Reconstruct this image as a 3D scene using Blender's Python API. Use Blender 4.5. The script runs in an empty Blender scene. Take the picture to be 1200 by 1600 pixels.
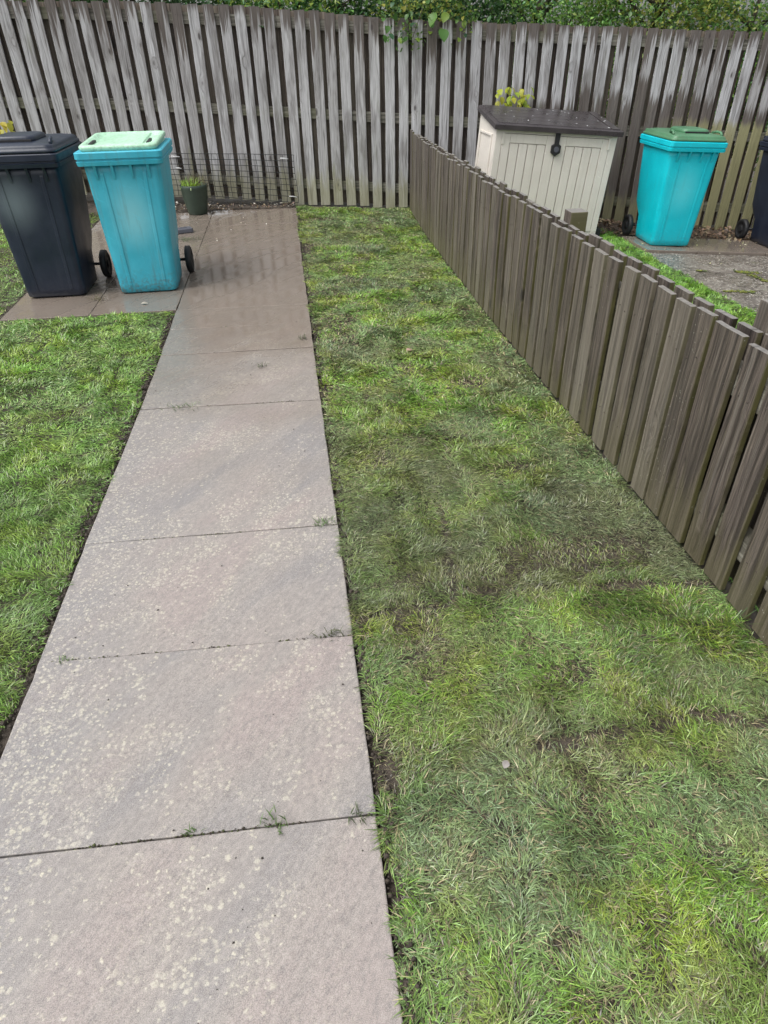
import bpy, bmesh, math, random
import numpy as np
from mathutils import Matrix, Vector
random.seed(7)
rng = np.random.default_rng(7)
S = bpy.context.scene
COL = S.collection

# ------------------------------------------------------------------ camera
CAM_H = 1.46
Rw = np.array([[0.99060859, -0.09151119, 0.10158903],
               [-0.13580723, -0.57244325, 0.80861927],
               [-0.01584376, -0.81482171, -0.57949508]])
cam_d = bpy.data.cameras.new('camera')
cam = bpy.data.objects.new('camera', cam_d)
COL.objects.link(cam)
cam_d.sensor_fit = 'VERTICAL'
cam_d.sensor_height = 36.0
cam_d.sensor_width = 27.0
cam_d.lens = 1024.117 / 1600 * 36
cam_d.clip_start = 0.05
cam_d.clip_end = 800
cx, cy, cz = Rw[:, 0], -Rw[:, 1], -Rw[:, 2]
cam.matrix_world = Matrix([[cx[0], cy[0], cz[0], 0], [cx[1], cy[1], cz[1], 0],
                           [cx[2], cy[2], cz[2], CAM_H], [0, 0, 0, 1]])
S.camera = cam

# ------------------------------------------------------------------ sky, sun, exposure (overcast)
SUN_EL, SUN_AZ = math.radians(58), math.radians(250)   # azimuth clockwise from +Y: from the left, behind the camera
w = bpy.data.worlds.new('World')
S.world = w
w.use_nodes = True
nt = w.node_tree
for n in list(nt.nodes):
    nt.nodes.remove(n)
sky = nt.nodes.new('ShaderNodeTexSky')
sky.sky_type = 'NISHITA'
sky.sun_disc = False
sky.sun_elevation = SUN_EL
sky.sun_rotation = SUN_AZ
sky.air_density = 1.0
sky.dust_density = 4.0
hsv = nt.nodes.new('ShaderNodeHueSaturation')
hsv.inputs['Saturation'].default_value = 0.16      # cloud cover: nearly colourless sky
bg = nt.nodes.new('ShaderNodeBackground')
bg.inputs['Strength'].default_value = 0.15
wo = nt.nodes.new('ShaderNodeOutputWorld')
nt.links.new(sky.outputs[0], hsv.inputs['Color'])
nt.links.new(hsv.outputs[0], bg.inputs['Color'])
nt.links.new(bg.outputs[0], wo.inputs['Surface'])
sun_d = bpy.data.lights.new('sun', 'SUN')
sun_d.energy = 1.1
sun_d.angle = math.radians(35)
sun_d.color = (1.0, 0.97, 0.93)
sun = bpy.data.objects.new('sun', sun_d)
COL.objects.link(sun)
sdir = Vector((math.sin(SUN_AZ) * math.cos(SUN_EL), math.cos(SUN_AZ) * math.cos(SUN_EL), math.sin(SUN_EL)))
sun.rotation_euler = sdir.to_track_quat('Z', 'Y').to_euler()
sun.location = sdir * 20
S.view_settings.view_transform = 'Standard'
S.view_settings.look = 'None'
S.view_settings.exposure = 0.66
S.view_settings.gamma = 1.0
S.view_settings.use_curve_mapping = False

# ------------------------------------------------------------------ helpers
def tag(o, label=None, cat=None, group=None, kind=None):
    if label: o['label'] = label
    if cat: o['category'] = cat
    if group: o['group'] = group
    if kind: o['kind'] = kind
    return o

def empty(name, loc=(0, 0, 0), rz=0.0, ry=0.0):
    o = bpy.data.objects.new(name, None)
    o.empty_display_size = 0.1
    COL.objects.link(o)
    o.location = loc
    o.rotation_euler = (0, ry, rz)
    return o

def link(name, me, mat=None, parent=None, loc=(0, 0, 0)):
    o = bpy.data.objects.new(name, me)
    COL.objects.link(o)
    if mat is not None and len(me.materials) == 0:
        me.materials.append(mat)
    o.parent = parent
    o.location = loc
    return o

def mesh_np(name, verts, faces=None, tris=None, smooth=False):
    me = bpy.data.meshes.new(name)
    if tris is not None:
        nv, ntri = len(verts), len(tris)
        me.vertices.add(nv)
        me.vertices.foreach_set('co', np.asarray(verts, np.float32).ravel())
        me.loops.add(ntri * 3)
        me.loops.foreach_set('vertex_index', np.asarray(tris, np.int32).ravel())
        me.polygons.add(ntri)
        me.polygons.foreach_set('loop_start', np.arange(0, ntri * 3, 3, dtype=np.int32))
        me.update(calc_edges=True)
    else:
        me.from_pydata([tuple(v) for v in verts], [], faces)
        me.update()
    if smooth:
        me.polygons.foreach_set('use_smooth', np.ones(len(me.polygons), bool))
    return me

def set_col(me, cols):
    a = me.color_attributes.new('tint', 'FLOAT_COLOR', 'POINT')
    c = np.ones((len(cols), 4), np.float32)
    c[:, :3] = cols
    a.data.foreach_set('color', c.ravel())

class MB:
    """collects simple shapes for ONE mesh"""
    def __init__(s): s.v = []; s.f = []; s.sm = []
    def add(s, v, f, smooth=False):
        o = len(s.v)
        s.v += [tuple(p) for p in v]
        s.f += [tuple(i + o for i in q) for q in f]
        s.sm += [smooth] * len(f)
        return s
    def box(s, x0, x1, y0, y1, z0, z1, c=0.0):
        if c <= 0:
            v = [(x, y, z) for z in (z0, z1) for y in (y0, y1) for x in (x0, x1)]
            f = [(0, 2, 3, 1), (4, 5, 7, 6), (0, 1, 5, 4), (2, 6, 7, 3), (0, 4, 6, 2), (1, 3, 7, 5)]
            return s.add(v, f)
        bm = bmesh.new()
        bmesh.ops.create_cube(bm, size=1)
        for q in bm.verts:
            q.co = Vector(((x0 + x1) / 2 + q.co.x * (x1 - x0), (y0 + y1) / 2 + q.co.y * (y1 - y0), (z0 + z1) / 2 + q.co.z * (z1 - z0)))
        bmesh.ops.bevel(bm, geom=bm.edges[:], offset=c, segments=2, affect='EDGES', profile=0.6)
        bm.verts.index_update()
        s.add([q.co[:] for q in bm.verts], [tuple(q.index for q in fc.verts) for fc in bm.faces])
        bm.free()
        return s
    def loft(s, rings, cap0=True, cap1=True, smooth=True):
        n = len(rings[0])
        v = [p for r in rings for p in r]
        f = []
        for i in range(len(rings) - 1):
            for j in range(n):
                k = (j + 1) % n
                f.append((i * n + j, i * n + k, (i + 1) * n + k, (i + 1) * n + j))
        s.add(v, f, smooth)
        o = len(s.v) - len(v)
        if cap0: s.f.append(tuple(o + j for j in reversed(range(n)))); s.sm.append(False)
        if cap1: s.f.append(tuple(o + (len(rings) - 1) * n + j for j in range(n))); s.sm.append(False)
        return s
    def tube(s, pts, r, n=6, r1=None, smooth=True):
        pts = [Vector(p) for p in pts]
        rings = []
        m = len(pts)
        for i, p in enumerate(pts):
            d = (pts[min(i + 1, m - 1)] - pts[max(i - 1, 0)]).normalized()
            a = d.cross(Vector((0, 0, 1)))
            if a.length < 0.05: a = d.cross(Vector((0, 1, 0)))
            a.normalize()
            b = d.cross(a)
            rr = r if r1 is None else r + (r1 - r) * i / (m - 1)
            rings.append([tuple(p + a * rr * math.cos(2 * math.pi * k / n) + b * rr * math.sin(2 * math.pi * k / n)) for k in range(n)])
        return s.loft(rings, smooth=smooth)
    def build(s, name, mat, parent=None, loc=(0, 0, 0)):
        me = bpy.data.meshes.new(name)
        me.from_pydata(s.v, [], s.f)
        me.update()
        me.polygons.foreach_set('use_smooth', np.array(s.sm, bool))
        bm = bmesh.new(); bm.from_mesh(me)
        bmesh.ops.recalc_face_normals(bm, faces=bm.faces)
        bm.to_mesh(me); bm.free()
        return link(name, me, mat, parent, loc)

def rrect(x0, x1, y0, y1, r, z, n=4):
    pts = []
    for (ccx, ccy, a0) in ((x1 - r, y1 - r, 0), (x0 + r, y1 - r, 90), (x0 + r, y0 + r, 180), (x1 - r, y0 + r, 270)):
        for k in range(n + 1):
            a = math.radians(a0 + 90 * k / n)
            pts.append((ccx + r * math.cos(a), ccy + r * math.sin(a), z))
    return pts

def lerp_tab(x, tab):
    xs = [t[0] for t in tab]; ys = [t[1] for t in tab]
    return np.interp(x, xs, ys)

def sstep(x, a, b):
    t = np.clip((np.asarray(x, float) - a) / (b - a), 0, 1)
    return t * t * (3 - 2 * t)

_lat = {}
def vn(x, y, scale, seed):
    """smooth value noise in 0..1 on numpy arrays"""
    if seed not in _lat:
        _lat[seed] = np.random.default_rng(seed).random((256, 256))
    L = _lat[seed]
    u = np.asarray(x) * scale + 1000; v = np.asarray(y) * scale + 1000
    i = np.floor(u).astype(int); j = np.floor(v).astype(int)
    fu = u - i; fv = v - j
    fu = fu * fu * (3 - 2 * fu); fv = fv * fv * (3 - 2 * fv)
    g = lambda a, b: L[a % 256, b % 256]
    return (g(i, j) * (1 - fu) + g(i + 1, j) * fu) * (1 - fv) + (g(i, j + 1) * (1 - fu) + g(i + 1, j + 1) * fu) * fv

def fbm(x, y, scale, seed, octs=3):
    t = 0; a = 0.5; tot = 0
    for k in range(octs):
        t = t + a * vn(x, y, scale * 2 ** k, seed + k * 17); tot += a; a *= 0.5
    return t / tot

# lines of the place
PICK = [(0.2, 1.292), (0.9, 1.285), (2.0, 1.262), (3.05, 1.246), (4.35, 1.238), (5.5, 1.255), (6.6, 1.30), (8.05, 1.385)]   # (y, x) of the picket fence
def pick_x(y): return lerp_tab(y, PICK)
def fence_y(x): return 8.26 - 0.13 * max(x, 0.0)
ZT = [(-4, 1.93), (-2.5, 1.87), (-1.35, 1.855), (-0.14, 1.797), (1.38, 1.673), (5.3, 1.50), (7.5, 1.42)]
ZB = [(-4, 0.25), (-2.5, 0.2), (-0.87, 0.104), (0.07, 0.0), (1.38, -0.07), (3.59, -0.25), (5.3, -0.38), (7.5, -0.52)]

def ground_z(x, y):
    x = np.asarray(x, float); y = np.asarray(y, float)
    z = np.zeros(np.broadcast(x, y).shape)
    lawn = -0.058 * np.clip(x - 0.09, 0, 1.3) * sstep(y, 4.6, 8.0)
    nb = 0.035 - 0.0785 * np.clip(x, 0, 9)
    px = pick_x(y)
    t = sstep(x, px + 0.02, px + 0.16)
    z = z + lawn * (1 - t) + nb * t
    z = z + 0.055 * np.clip(-x, 0, 3) * sstep(y, 7.98, 8.35)
    return z

# ------------------------------------------------------------------ material helpers
class NT:
    def __init__(s, name):
        s.m = bpy.data.materials.new(name)
        s.m.use_nodes = True
        s.t = s.m.node_tree
        for n in list(s.t.nodes): s.t.nodes.remove(n)
        s.out = s.n('ShaderNodeOutputMaterial')
    def n(s, t, **k):
        o = s.t.nodes.new(t)
        for a, b in k.items(): setattr(o, a, b)
        return o
    def l(s, a, b): s.t.links.new(a, b)
    def put(s, sock, v):
        if isinstance(v, bpy.types.NodeSocket): s.l(v, sock)
        elif isinstance(v, (tuple, list)) and sock.type == 'RGBA' and len(v) == 3: sock.default_value = (*v, 1)
        else: sock.default_value = v
    def math(s, op, a, b=0.0, c=0.0, clamp=False):
        o = s.n('ShaderNodeMath', operation=op, use_clamp=clamp)
        s.put(o.inputs[0], a); s.put(o.inputs[1], b); s.put(o.inputs[2], c)
        return o.outputs[0]
    def vmath(s, op, a, b=(0, 0, 0)):
        o = s.n('ShaderNodeVectorMath', operation=op)
        s.put(o.inputs[0], a); s.put(o.inputs[1], b)
        return o.outputs[0]
    def mix(s, f, a, b, mode='MIX'):
        o = s.n('ShaderNodeMix', data_type='RGBA', blend_type=mode)
        s.put(o.inputs[0], f); s.put(o.inputs[6], a); s.put(o.inputs[7], b)
        return o.outputs[2]
    def fmix(s, f, a, b):
        o = s.n('ShaderNodeMix', data_type='FLOAT')
        s.put(o.inputs[0], f); s.put(o.inputs[2], a); s.put(o.inputs[3], b)
        return o.outputs[0]
    def mr(s, v, a, b, c=0.0, d=1.0, smooth=True):
        o = s.n('ShaderNodeMapRange', interpolation_type='SMOOTHSTEP' if smooth else 'LINEAR')
        for i, q in enumerate((v, a, b, c, d)): s.put(o.inputs[i], q)
        return o.outputs[0]
    def noise(s, vec, scale, detail=4.0, rough=0.55, dist=0.0, dim='3D'):
        o = s.n('ShaderNodeTexNoise', noise_dimensions=dim)
        if vec is not None: s.put(o.inputs['Vector'], vec)
        s.put(o.inputs['Scale'], scale); s.put(o.inputs['Detail'], detail)
        s.put(o.inputs['Roughness'], rough); s.put(o.inputs['Distortion'], dist)
        return o.outputs['Fac']
    def voro(s, vec, scale, feature='F1', rnd=1.0):
        o = s.n('ShaderNodeTexVoronoi', feature=feature)
        s.put(o.inputs['Vector'], vec); s.put(o.inputs['Scale'], scale); s.put(o.inputs['Randomness'], rnd)
        return o
    def xyz(s, v):
        o = s.n('ShaderNodeSeparateXYZ'); s.put(o.inputs[0], v); return o.outputs
    def comb(s, x, y, z):
        o = s.n('ShaderNodeCombineXYZ')
        for i, q in enumerate((x, y, z)): s.put(o.inputs[i], q)
        return o.outputs[0]
    def pos(s): return s.n('ShaderNodeNewGeometry').outputs['Position']
    def objco(s): return s.n('ShaderNodeTexCoord').outputs['Object']
    def rnd(s): return s.n('ShaderNodeObjectInfo').outputs['Random']
    def ramp(s, f, stops):
        o = s.n('ShaderNodeValToRGB')
        cr = o.color_ramp
        while len(cr.elements) < len(stops): cr.elements.new(0.5)
        for e, (p, c) in zip(cr.elements, stops):
            e.position = p; e.color = (*c, 1)
        s.put(o.inputs[0], f)
        return o.outputs[0]
    def bump(s, h, strength=0.3, dist=0.01, normal=None):
        o = s.n('ShaderNodeBump')
        s.put(o.inputs['Height'], h); o.inputs['Strength'].default_value = strength; o.inputs['Distance'].default_value = dist
        if normal is not None: s.l(normal, o.inputs['Normal'])
        return o.outputs[0]
    def bsdf(s, col, rough=0.5, normal=None, spec=0.5, metal=0.0, coat=0.0, link_out=True):
        o = s.n('ShaderNodeBsdfPrincipled')
        s.put(o.inputs['Base Color'], col); s.put(o.inputs['Roughness'], rough)
        s.put(o.inputs['Specular IOR Level'], spec); s.put(o.inputs['Metallic'], metal)
        s.put(o.inputs['Coat Weight'], coat)
        o.inputs['Coat Roughness'].default_value = 0.12
        if normal is not None: s.l(normal, o.inputs['Normal'])
        if link_out: s.l(o.outputs[0], s.out.inputs[0])
        return o

def mat_soil():
    k = NT('soil'); p = k.pos()
    n1 = k.noise(p, 9, 6, 0.65); n2 = k.noise(p, 90, 4, 0.7); n3 = k.noise(p, 400, 2)
    c = k.ramp(n1, [(0.36, (0.035, 0.027, 0.02)), (0.5, (0.075, 0.058, 0.044)), (0.66, (0.13, 0.105, 0.083))])
    c = k.mix(k.math('MULTIPLY', n2, 0.5), c, (0.03, 0.022, 0.016))
    h = k.math('ADD', n2, k.math('MULTIPLY', n3, 0.4))
    k.bsdf(c, k.mr(n1, 0.3, 0.7, 0.45, 0.8), k.bump(h, 0.9, 0.012))
    return k.m

def mat_slab():
    k = NT('riven_paving'); p = k.pos(); r = k.rnd()
    x, y, z = k.xyz(p)
    pr = k.vmath('ADD', p, k.comb(k.math('MULTIPLY', r, 17.3), k.math('MULTIPLY', r, 13.1), 0))
    # wet towards the far end, with an uneven border
    wn = k.noise(p, 1.6, 4, 0.6)
    wet = k.mr(k.math('ADD', y, k.math('MULTIPLY', k.math('SUBTRACT', wn, 0.5), 3.2)), 2.0, 4.6)
    # base colour bands: pink, blue-grey, buff (natural stone tints)
    st = k.vmath('MULTIPLY', pr, (1.0, 1.0, 1.0))
    rot = k.n('ShaderNodeVectorRotate', rotation_type='Z_AXIS'); k.l(st, rot.inputs[0]); rot.inputs['Angle'].default_value = -0.95
    stv = k.vmath('MULTIPLY', rot.outputs[0], (1.0, 3.2, 1.0))
    big = k.noise(stv, 1.3, 3, 0.5, 0.4)
    c = k.ramp(big, [(0.36, (0.172, 0.173, 0.18)), (0.45, (0.245, 0.229, 0.215)), (0.55, (0.272, 0.243, 0.22)), (0.64, (0.29, 0.235, 0.22))])
    c = k.mix(k.mr(r, 0, 1, 0, 0.3, False), c, (0.325, 0.285, 0.255))
    # blue-grey dirt along the left edge
    ed = k.mr(k.math('ADD', x, k.math('MULTIPLY', k.noise(p, 4, 4), 0.5)), -0.62, -0.22, 0.75, 0.0)
    c = k.mix(ed, c, (0.165, 0.172, 0.187))
    mott = k.noise(k.vmath('MULTIPLY', rot.outputs[0], (1.0, 1.7, 1.0)), 44, 7, 0.75)
    c = k.mix(k.mr(mott, 0.36, 0.54, 0.8, 0.0), c, (0.155, 0.142, 0.138))
    c = k.mix(k.mr(mott, 0.50, 0.66, 0.0, 0.55), c, (0.42, 0.38, 0.35))
    # streaks of the riven bedding
    strk = k.noise(k.vmath('MULTIPLY', rot.outputs[0], (5, 38, 5)), 1.0, 5, 0.7, 0.6)
    c = k.mix(k.mr(strk, 0.52, 0.68, 0, 0.42), c, (0.17, 0.15, 0.14))
    c = k.mix(k.mr(strk, 0.34, 0.46, 0.35, 0), c, (0.36, 0.325, 0.29))
    fine = k.noise(p, 520, 3, 0.6)
    c = k.mix(0.42, c, k.mix(k.mr(fine, 0.3, 0.7), (0.10, 0.09, 0.086), (0.48, 0.44, 0.415)))
    # pale lichen spots, in clusters
    clus = k.mr(k.math('MULTIPLY', k.noise(pr, 2.3, 5, 0.7), k.math('ADD', 0.55, k.noise(pr, 9.0, 3, 0.6))), 0.47, 0.66)
    clus2 = k.math('MAXIMUM', clus, k.math('MULTIPLY', ed, 1.1))
    pw = k.vmath('ADD', p, k.vmath('SCALE', k.n('ShaderNodeTexNoise').outputs['Color']))
    wob = k.n('ShaderNodeTexNoise'); k.l(p, wob.inputs['Vector']); wob.inputs['Scale'].default_value = 130; wob.inputs['Detail'].default_value = 3
    sc = k.n('ShaderNodeVectorMath', operation='SCALE'); k.l(wob.outputs['Color'], sc.inputs[0]); sc.inputs['Scale'].default_value = 0.014
    pw = k.vmath('ADD', p, sc.outputs[0])
    spots = None
    for scl, thr, den in ((62, 0.52, 0.75), (105, 0.52, 0.7), (40, 0.38, 0.35)):
        v = k.voro(pw, scl)
        cell = k.xyz(v.outputs['Color'])
        here = k.math('LESS_THAN', cell[0], k.math('MULTIPLY', clus2, den))
        size = k.math('MULTIPLY', thr, k.math('ADD', 0.45, k.math('MULTIPLY', cell[1], 0.55)))
        d = k.math('SUBTRACT', size, v.outputs['Distance'])
        mk = k.math('MULTIPLY', here, k.mr(d, -0.10, 0.30))
        mk = k.math('MULTIPLY', mk, k.math('ADD', 0.45, k.math('MULTIPLY', cell[2], 0.55)))
        spots = mk if spots is None else k.math('MAXIMUM', spots, mk)
    fuzz = k.math('MULTIPLY', k.mr(k.noise(p, 95, 4, 0.7), 0.51, 0.66, 0, 0.7), k.mr(k.noise(pr, 5.5, 4, 0.65), 0.44, 0.62, 0.1, 1.0))
    spots = k.math('MAXIMUM', spots, k.math('MULTIPLY', fuzz, k.math('ADD', 0.35, k.math('MULTIPLY', clus2, 0.65))))
    spots = k.math('MULTIPLY', spots, k.mr(k.noise(p, 300, 2), 0.3, 0.55, 0.45, 1.0))
    far = k.mr(y, 3.2, 6.2, 1.0, 0.25)
    spots = k.math('MULTIPLY', spots, far)
    lich = k.mix(k.noise(p, 14, 2), (0.56, 0.53, 0.465), (0.57, 0.53, 0.385))
    c = k.mix(k.math('MULTIPLY', spots, 0.85), c, lich)
    # small dark grit and worm-cast scratches
    g = k.voro(k.vmath('MULTIPLY', rot.outputs[0], (1, 2.6, 1)), 46)
    gc = k.xyz(g.outputs['Color'])
    grit = k.math('MULTIPLY', k.math('LESS_THAN', gc[0], 0.12), k.mr(g.outputs['Distance'], 0.05, 0.11, 1, 0))
    c = k.mix(k.math('MULTIPLY', grit, 0.8), c, (0.06, 0.05, 0.045))
    # water film: darker, browner, shinier
    silt = k.mix(k.noise(p, 5, 4), (0.185, 0.155, 0.125), (0.25, 0.207, 0.168))
    cw = k.mix(0.62, k.mix(1.0, c, (0.62, 0.56, 0.52), 'MULTIPLY'), silt)
    col = k.mix(wet, c, cw)
    pud = k.mr(k.noise(stv, 2.6, 3, 0.5, 0.8), 0.36, 0.54)
    rough_w = k.fmix(pud, 0.24, 0.09)
    rough = k.fmix(wet, k.mr(mott, 0.3, 0.7, 0.42, 0.62), rough_w)
    h = k.math('ADD', k.math('MULTIPLY', big, 1.2), k.math('ADD', k.math('MULTIPLY', mott, 0.35), k.math('MULTIPLY', fine, 0.1)))
    h = k.math('ADD', h, k.math('MULTIPLY', spots, 0.12))
    hb = k.math('MULTIPLY', h, k.fmix(k.math('MULTIPLY', wet, k.math('ADD', 0.5, k.math('MULTIPLY', pud, 0.5))), 1.0, 0.02))
    k.bsdf(col, rough, k.bump(hb, 0.5, 0.008), spec=k.fmix(wet, 0.45, 0.62))
    return k.m

def mat_aggregate():
    k = NT('exposed_aggregate_paving'); p = k.pos(); r = k.rnd()
    v = k.voro(p, 50); cc = k.xyz(v.outputs['Color'])
    base = k.mix(cc[0], (0.07, 0.06, 0.052), (0.28, 0.25, 0.215))
    pale = k.math('MULTIPLY', k.math('LESS_THAN', cc[1], 0.42), k.mr(v.outputs['Distance'], 0.25, 0.45, 1, 0))
    c = k.mix(k.math('MULTIPLY', pale, 0.85), base, (0.62, 0.60, 0.54))
    c = k.mix(k.mr(k.noise(p, 3.5, 4), 0.45, 0.7, 0, 0.4), c, (0.055, 0.047, 0.04))
    c = k.mix(k.mr(k.noise(p, 6, 4), 0.58, 0.75, 0, 0.5), c, (0.06, 0.075, 0.02))
    h = k.math('ADD', v.outputs['Distance'], k.noise(p, 260, 3))
    k.bsdf(c, k.mr(k.noise(p, 2.5), 0.38, 0.62, 0.06, 0.4), k.bump(h, 0.6, 0.006))
    return k.m

def wood_core(k, across, knot_scale, rgain=1.0):
    """returns p, r, grain, knot, knot ring, coordinates"""
    p = k.pos(); r = k.rnd()
    x, y, z = k.xyz(p)
    u = x if across == 'x' else y
    off = k.math('MULTIPLY', r, 91.7)
    wob = k.noise(k.comb(k.math('ADD', k.math('MULTIPLY', u, 14), off), 0, k.math('MULTIPLY', z, 2.2)), 1.0, 2, 0.5)
    uu = k.math('ADD', u, k.math('MULTIPLY', wob, 0.06))
    kv = k.comb(k.math('ADD', k.math('MULTIPLY', u, 7.5), off), off, k.math('ADD', k.math('MULTIPLY', z, 3.4), k.math('MULTIPLY', r, 37)))
    v = k.voro(kv, knot_scale)
    kd = v.outputs['Distance']; kc = k.xyz(v.outputs['Color'])
    on = k.math('LESS_THAN', kc[0], 0.75)
    knot = k.math('MULTIPLY', on, k.mr(kd, 0.06, 0.13, 1, 0))
    halo = k.math('MULTIPLY', on, k.mr(kd, 0.05, 0.34, 1, 0))
    push = k.math('MULTIPLY', halo, 0.045)
    gv = k.comb(k.math('ADD', k.math('MULTIPLY', k.math('ADD', uu, push), 62), off), off, k.math('MULTIPLY', z, 1.5))
    grain = k.noise(gv, 1.0, 5, 0.65, 0.25)
    fib = k.noise(k.comb(k.math('ADD', k.math('MULTIPLY', uu, 330), off), off, k.math('MULTIPLY', z, 7)), 1.0, 3, 0.6)
    crack = k.mr(k.noise(k.comb(k.math('ADD', k.math('MULTIPLY', uu, 130), off), off, k.math('MULTIPLY', z, 2.0)), 1.0, 2, 0.5, 0.1), 0.66, 0.72)
    return p, r, x, y, z, u, off, grain, fib, knot, halo, crack

def mat_fence():
    k = NT('weathered_silver_timber')
    p, r, x, y, z, u, off, grain, fib, knot, halo, crack = wood_core(k, 'x', 1.0)
    c = k.ramp(grain, [(0.32, (0.10, 0.097, 0.095)), (0.41, (0.33, 0.326, 0.328)), (0.52, (0.50, 0.50, 0.512)), (0.68, (0.63, 0.635, 0.65))])
    tone = k.n('ShaderNodeTexWhiteNoise', noise_dimensions='1D'); k.put(tone.inputs['W'], k.math('MULTIPLY', r, 517.0))
    tv = tone.outputs['Value']
    c = k.mix(k.mr(tv, 0.2, 1, 0.0, 0.45, False), c, (0.22, 0.20, 0.18))
    c = k.mix(k.mr(k.noise(k.comb(k.math('ADD', k.math('MULTIPLY', u, 9), off), 0, k.math('MULTIPLY', z, 1.6)), 1.0, 3), 0.48, 0.60, 0, 0.7), c, (0.13, 0.115, 0.105))
    c = k.mix(0.35, c, k.mix(k.mr(fib, 0.3, 0.7), (0.08, 0.08, 0.08), (0.62, 0.62, 0.64)))
    c = k.mix(k.math('MULTIPLY', halo, 0.35), c, (0.17, 0.15, 0.14))
    # rain soaked tops: brown, running down in points
    ztop = k.math('SUBTRACT', 1.795, k.math('MULTIPLY', x, 0.062))
    dtop = k.math('SUBTRACT', ztop, z)
    fing = k.noise(k.comb(k.math('ADD', k.math('MULTIPLY', u, 34), off), 0, k.math('MULTIPLY', z, 0.9)), 1.0, 3, 0.6)
    reach = k.math('MULTIPLY', k.math('ADD', 0.06, k.math('MULTIPLY', tv, 0.4)), k.mr(fing, 0.3, 0.7, 0.1, 1.3))
    soak = k.mr(k.math('SUBTRACT', reach, dtop), -0.04, 0.05)
    # soaked middle of the right-hand boards
    xr = k.mr(x, 2.1, 2.9)
    lim = k.math('ADD', k.mr(x, 4.1, 4.9, 1.06, 0.70),
                 k.math('MULTIPLY', k.math('SUBTRACT', k.math('ADD', fing, k.math('MULTIPLY', tv, 0.6)), 0.8), 0.5))
    soak2 = k.math('MULTIPLY', xr, k.mr(k.math('SUBTRACT', lim, z), -0.05, 0.06))
    wetm = k.math('MAXIMUM', soak, soak2)
    brown = k.mix(grain, (0.03, 0.025, 0.022), (0.15, 0.12, 0.10))
    c = k.mix(k.math('MULTIPLY', wetm, 0.88), c, brown)
    # green algae: along the foot, stronger at the right, and on edges
    zb = k.math('SUBTRACT', 0.03, k.math('MULTIPLY', x, 0.078))
    dz = k.math('SUBTRACT', z, zb)
    an = k.noise(k.comb(k.math('ADD', k.math('MULTIPLY', u, 12), off), 0, k.math('MULTIPLY', z, 3)), 1.0, 4, 0.6)
    alg = k.mr(k.math('SUBTRACT', k.math('ADD', 0.02, k.math('MULTIPLY', an, 0.75)), dz), 0.0, 0.28, 0, 0.6)
    rgt = k.math('MULTIPLY', k.mr(x, 3.9, 4.7), k.mr(k.math('ADD', dz, k.math('MULTIPLY', an, 0.2)), 1.12, 1.2, 1, 0))
    alg = k.math('MAXIMUM', alg, k.math('MULTIPLY', rgt, 0.85))
    c = k.mix(alg, c, k.mix(grain, (0.17, 0.165, 0.075), (0.42, 0.40, 0.22)))
    c = k.mix(k.math('MULTIPLY', k.mr(an, 0.55, 0.75), 0.35), c, (0.15, 0.16, 0.085))
    c = k.mix(k.math('MULTIPLY', knot, 0.8), c, (0.05, 0.042, 0.04))
    c = k.mix(k.math('MULTIPLY', crack, 0.7), c, (0.03, 0.027, 0.025))
    h = k.math('SUBTRACT', k.math('ADD', k.math('MULTIPLY', grain, 2.0), fib), k.math('ADD', k.math('MULTIPLY', crack, 0.7), k.math('MULTIPLY', knot, -0.3)))
    k.bsdf(c, k.fmix(wetm, 0.6, 0.42), k.bump(h, 0.45, 0.004), spec=0.4)
    return k.m

def mat_rail():
    k = NT('mossy_rail_timber')
    p = k.pos(); r = k.rnd(); x, y, z = k.xyz(p)
    g = k.noise(k.comb(k.math('MULTIPLY', x, 2.0), k.math('MULTIPLY', y, 2.0), k.math('MULTIPLY', z, 60)), 1.0, 5, 0.6)
    c = k.ramp(g, [(0.35, (0.06, 0.055, 0.043)), (0.52, (0.15, 0.14, 0.115)), (0.68, (0.26, 0.25, 0.21))])
    c = k.mix(k.mr(k.noise(p, 3.0, 4), 0.45, 0.65, 0, 0.5), c, (0.12, 0.125, 0.06))
    k.bsdf(c, 0.65, k.bump(g, 0.4, 0.004))
    return k.m

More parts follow.
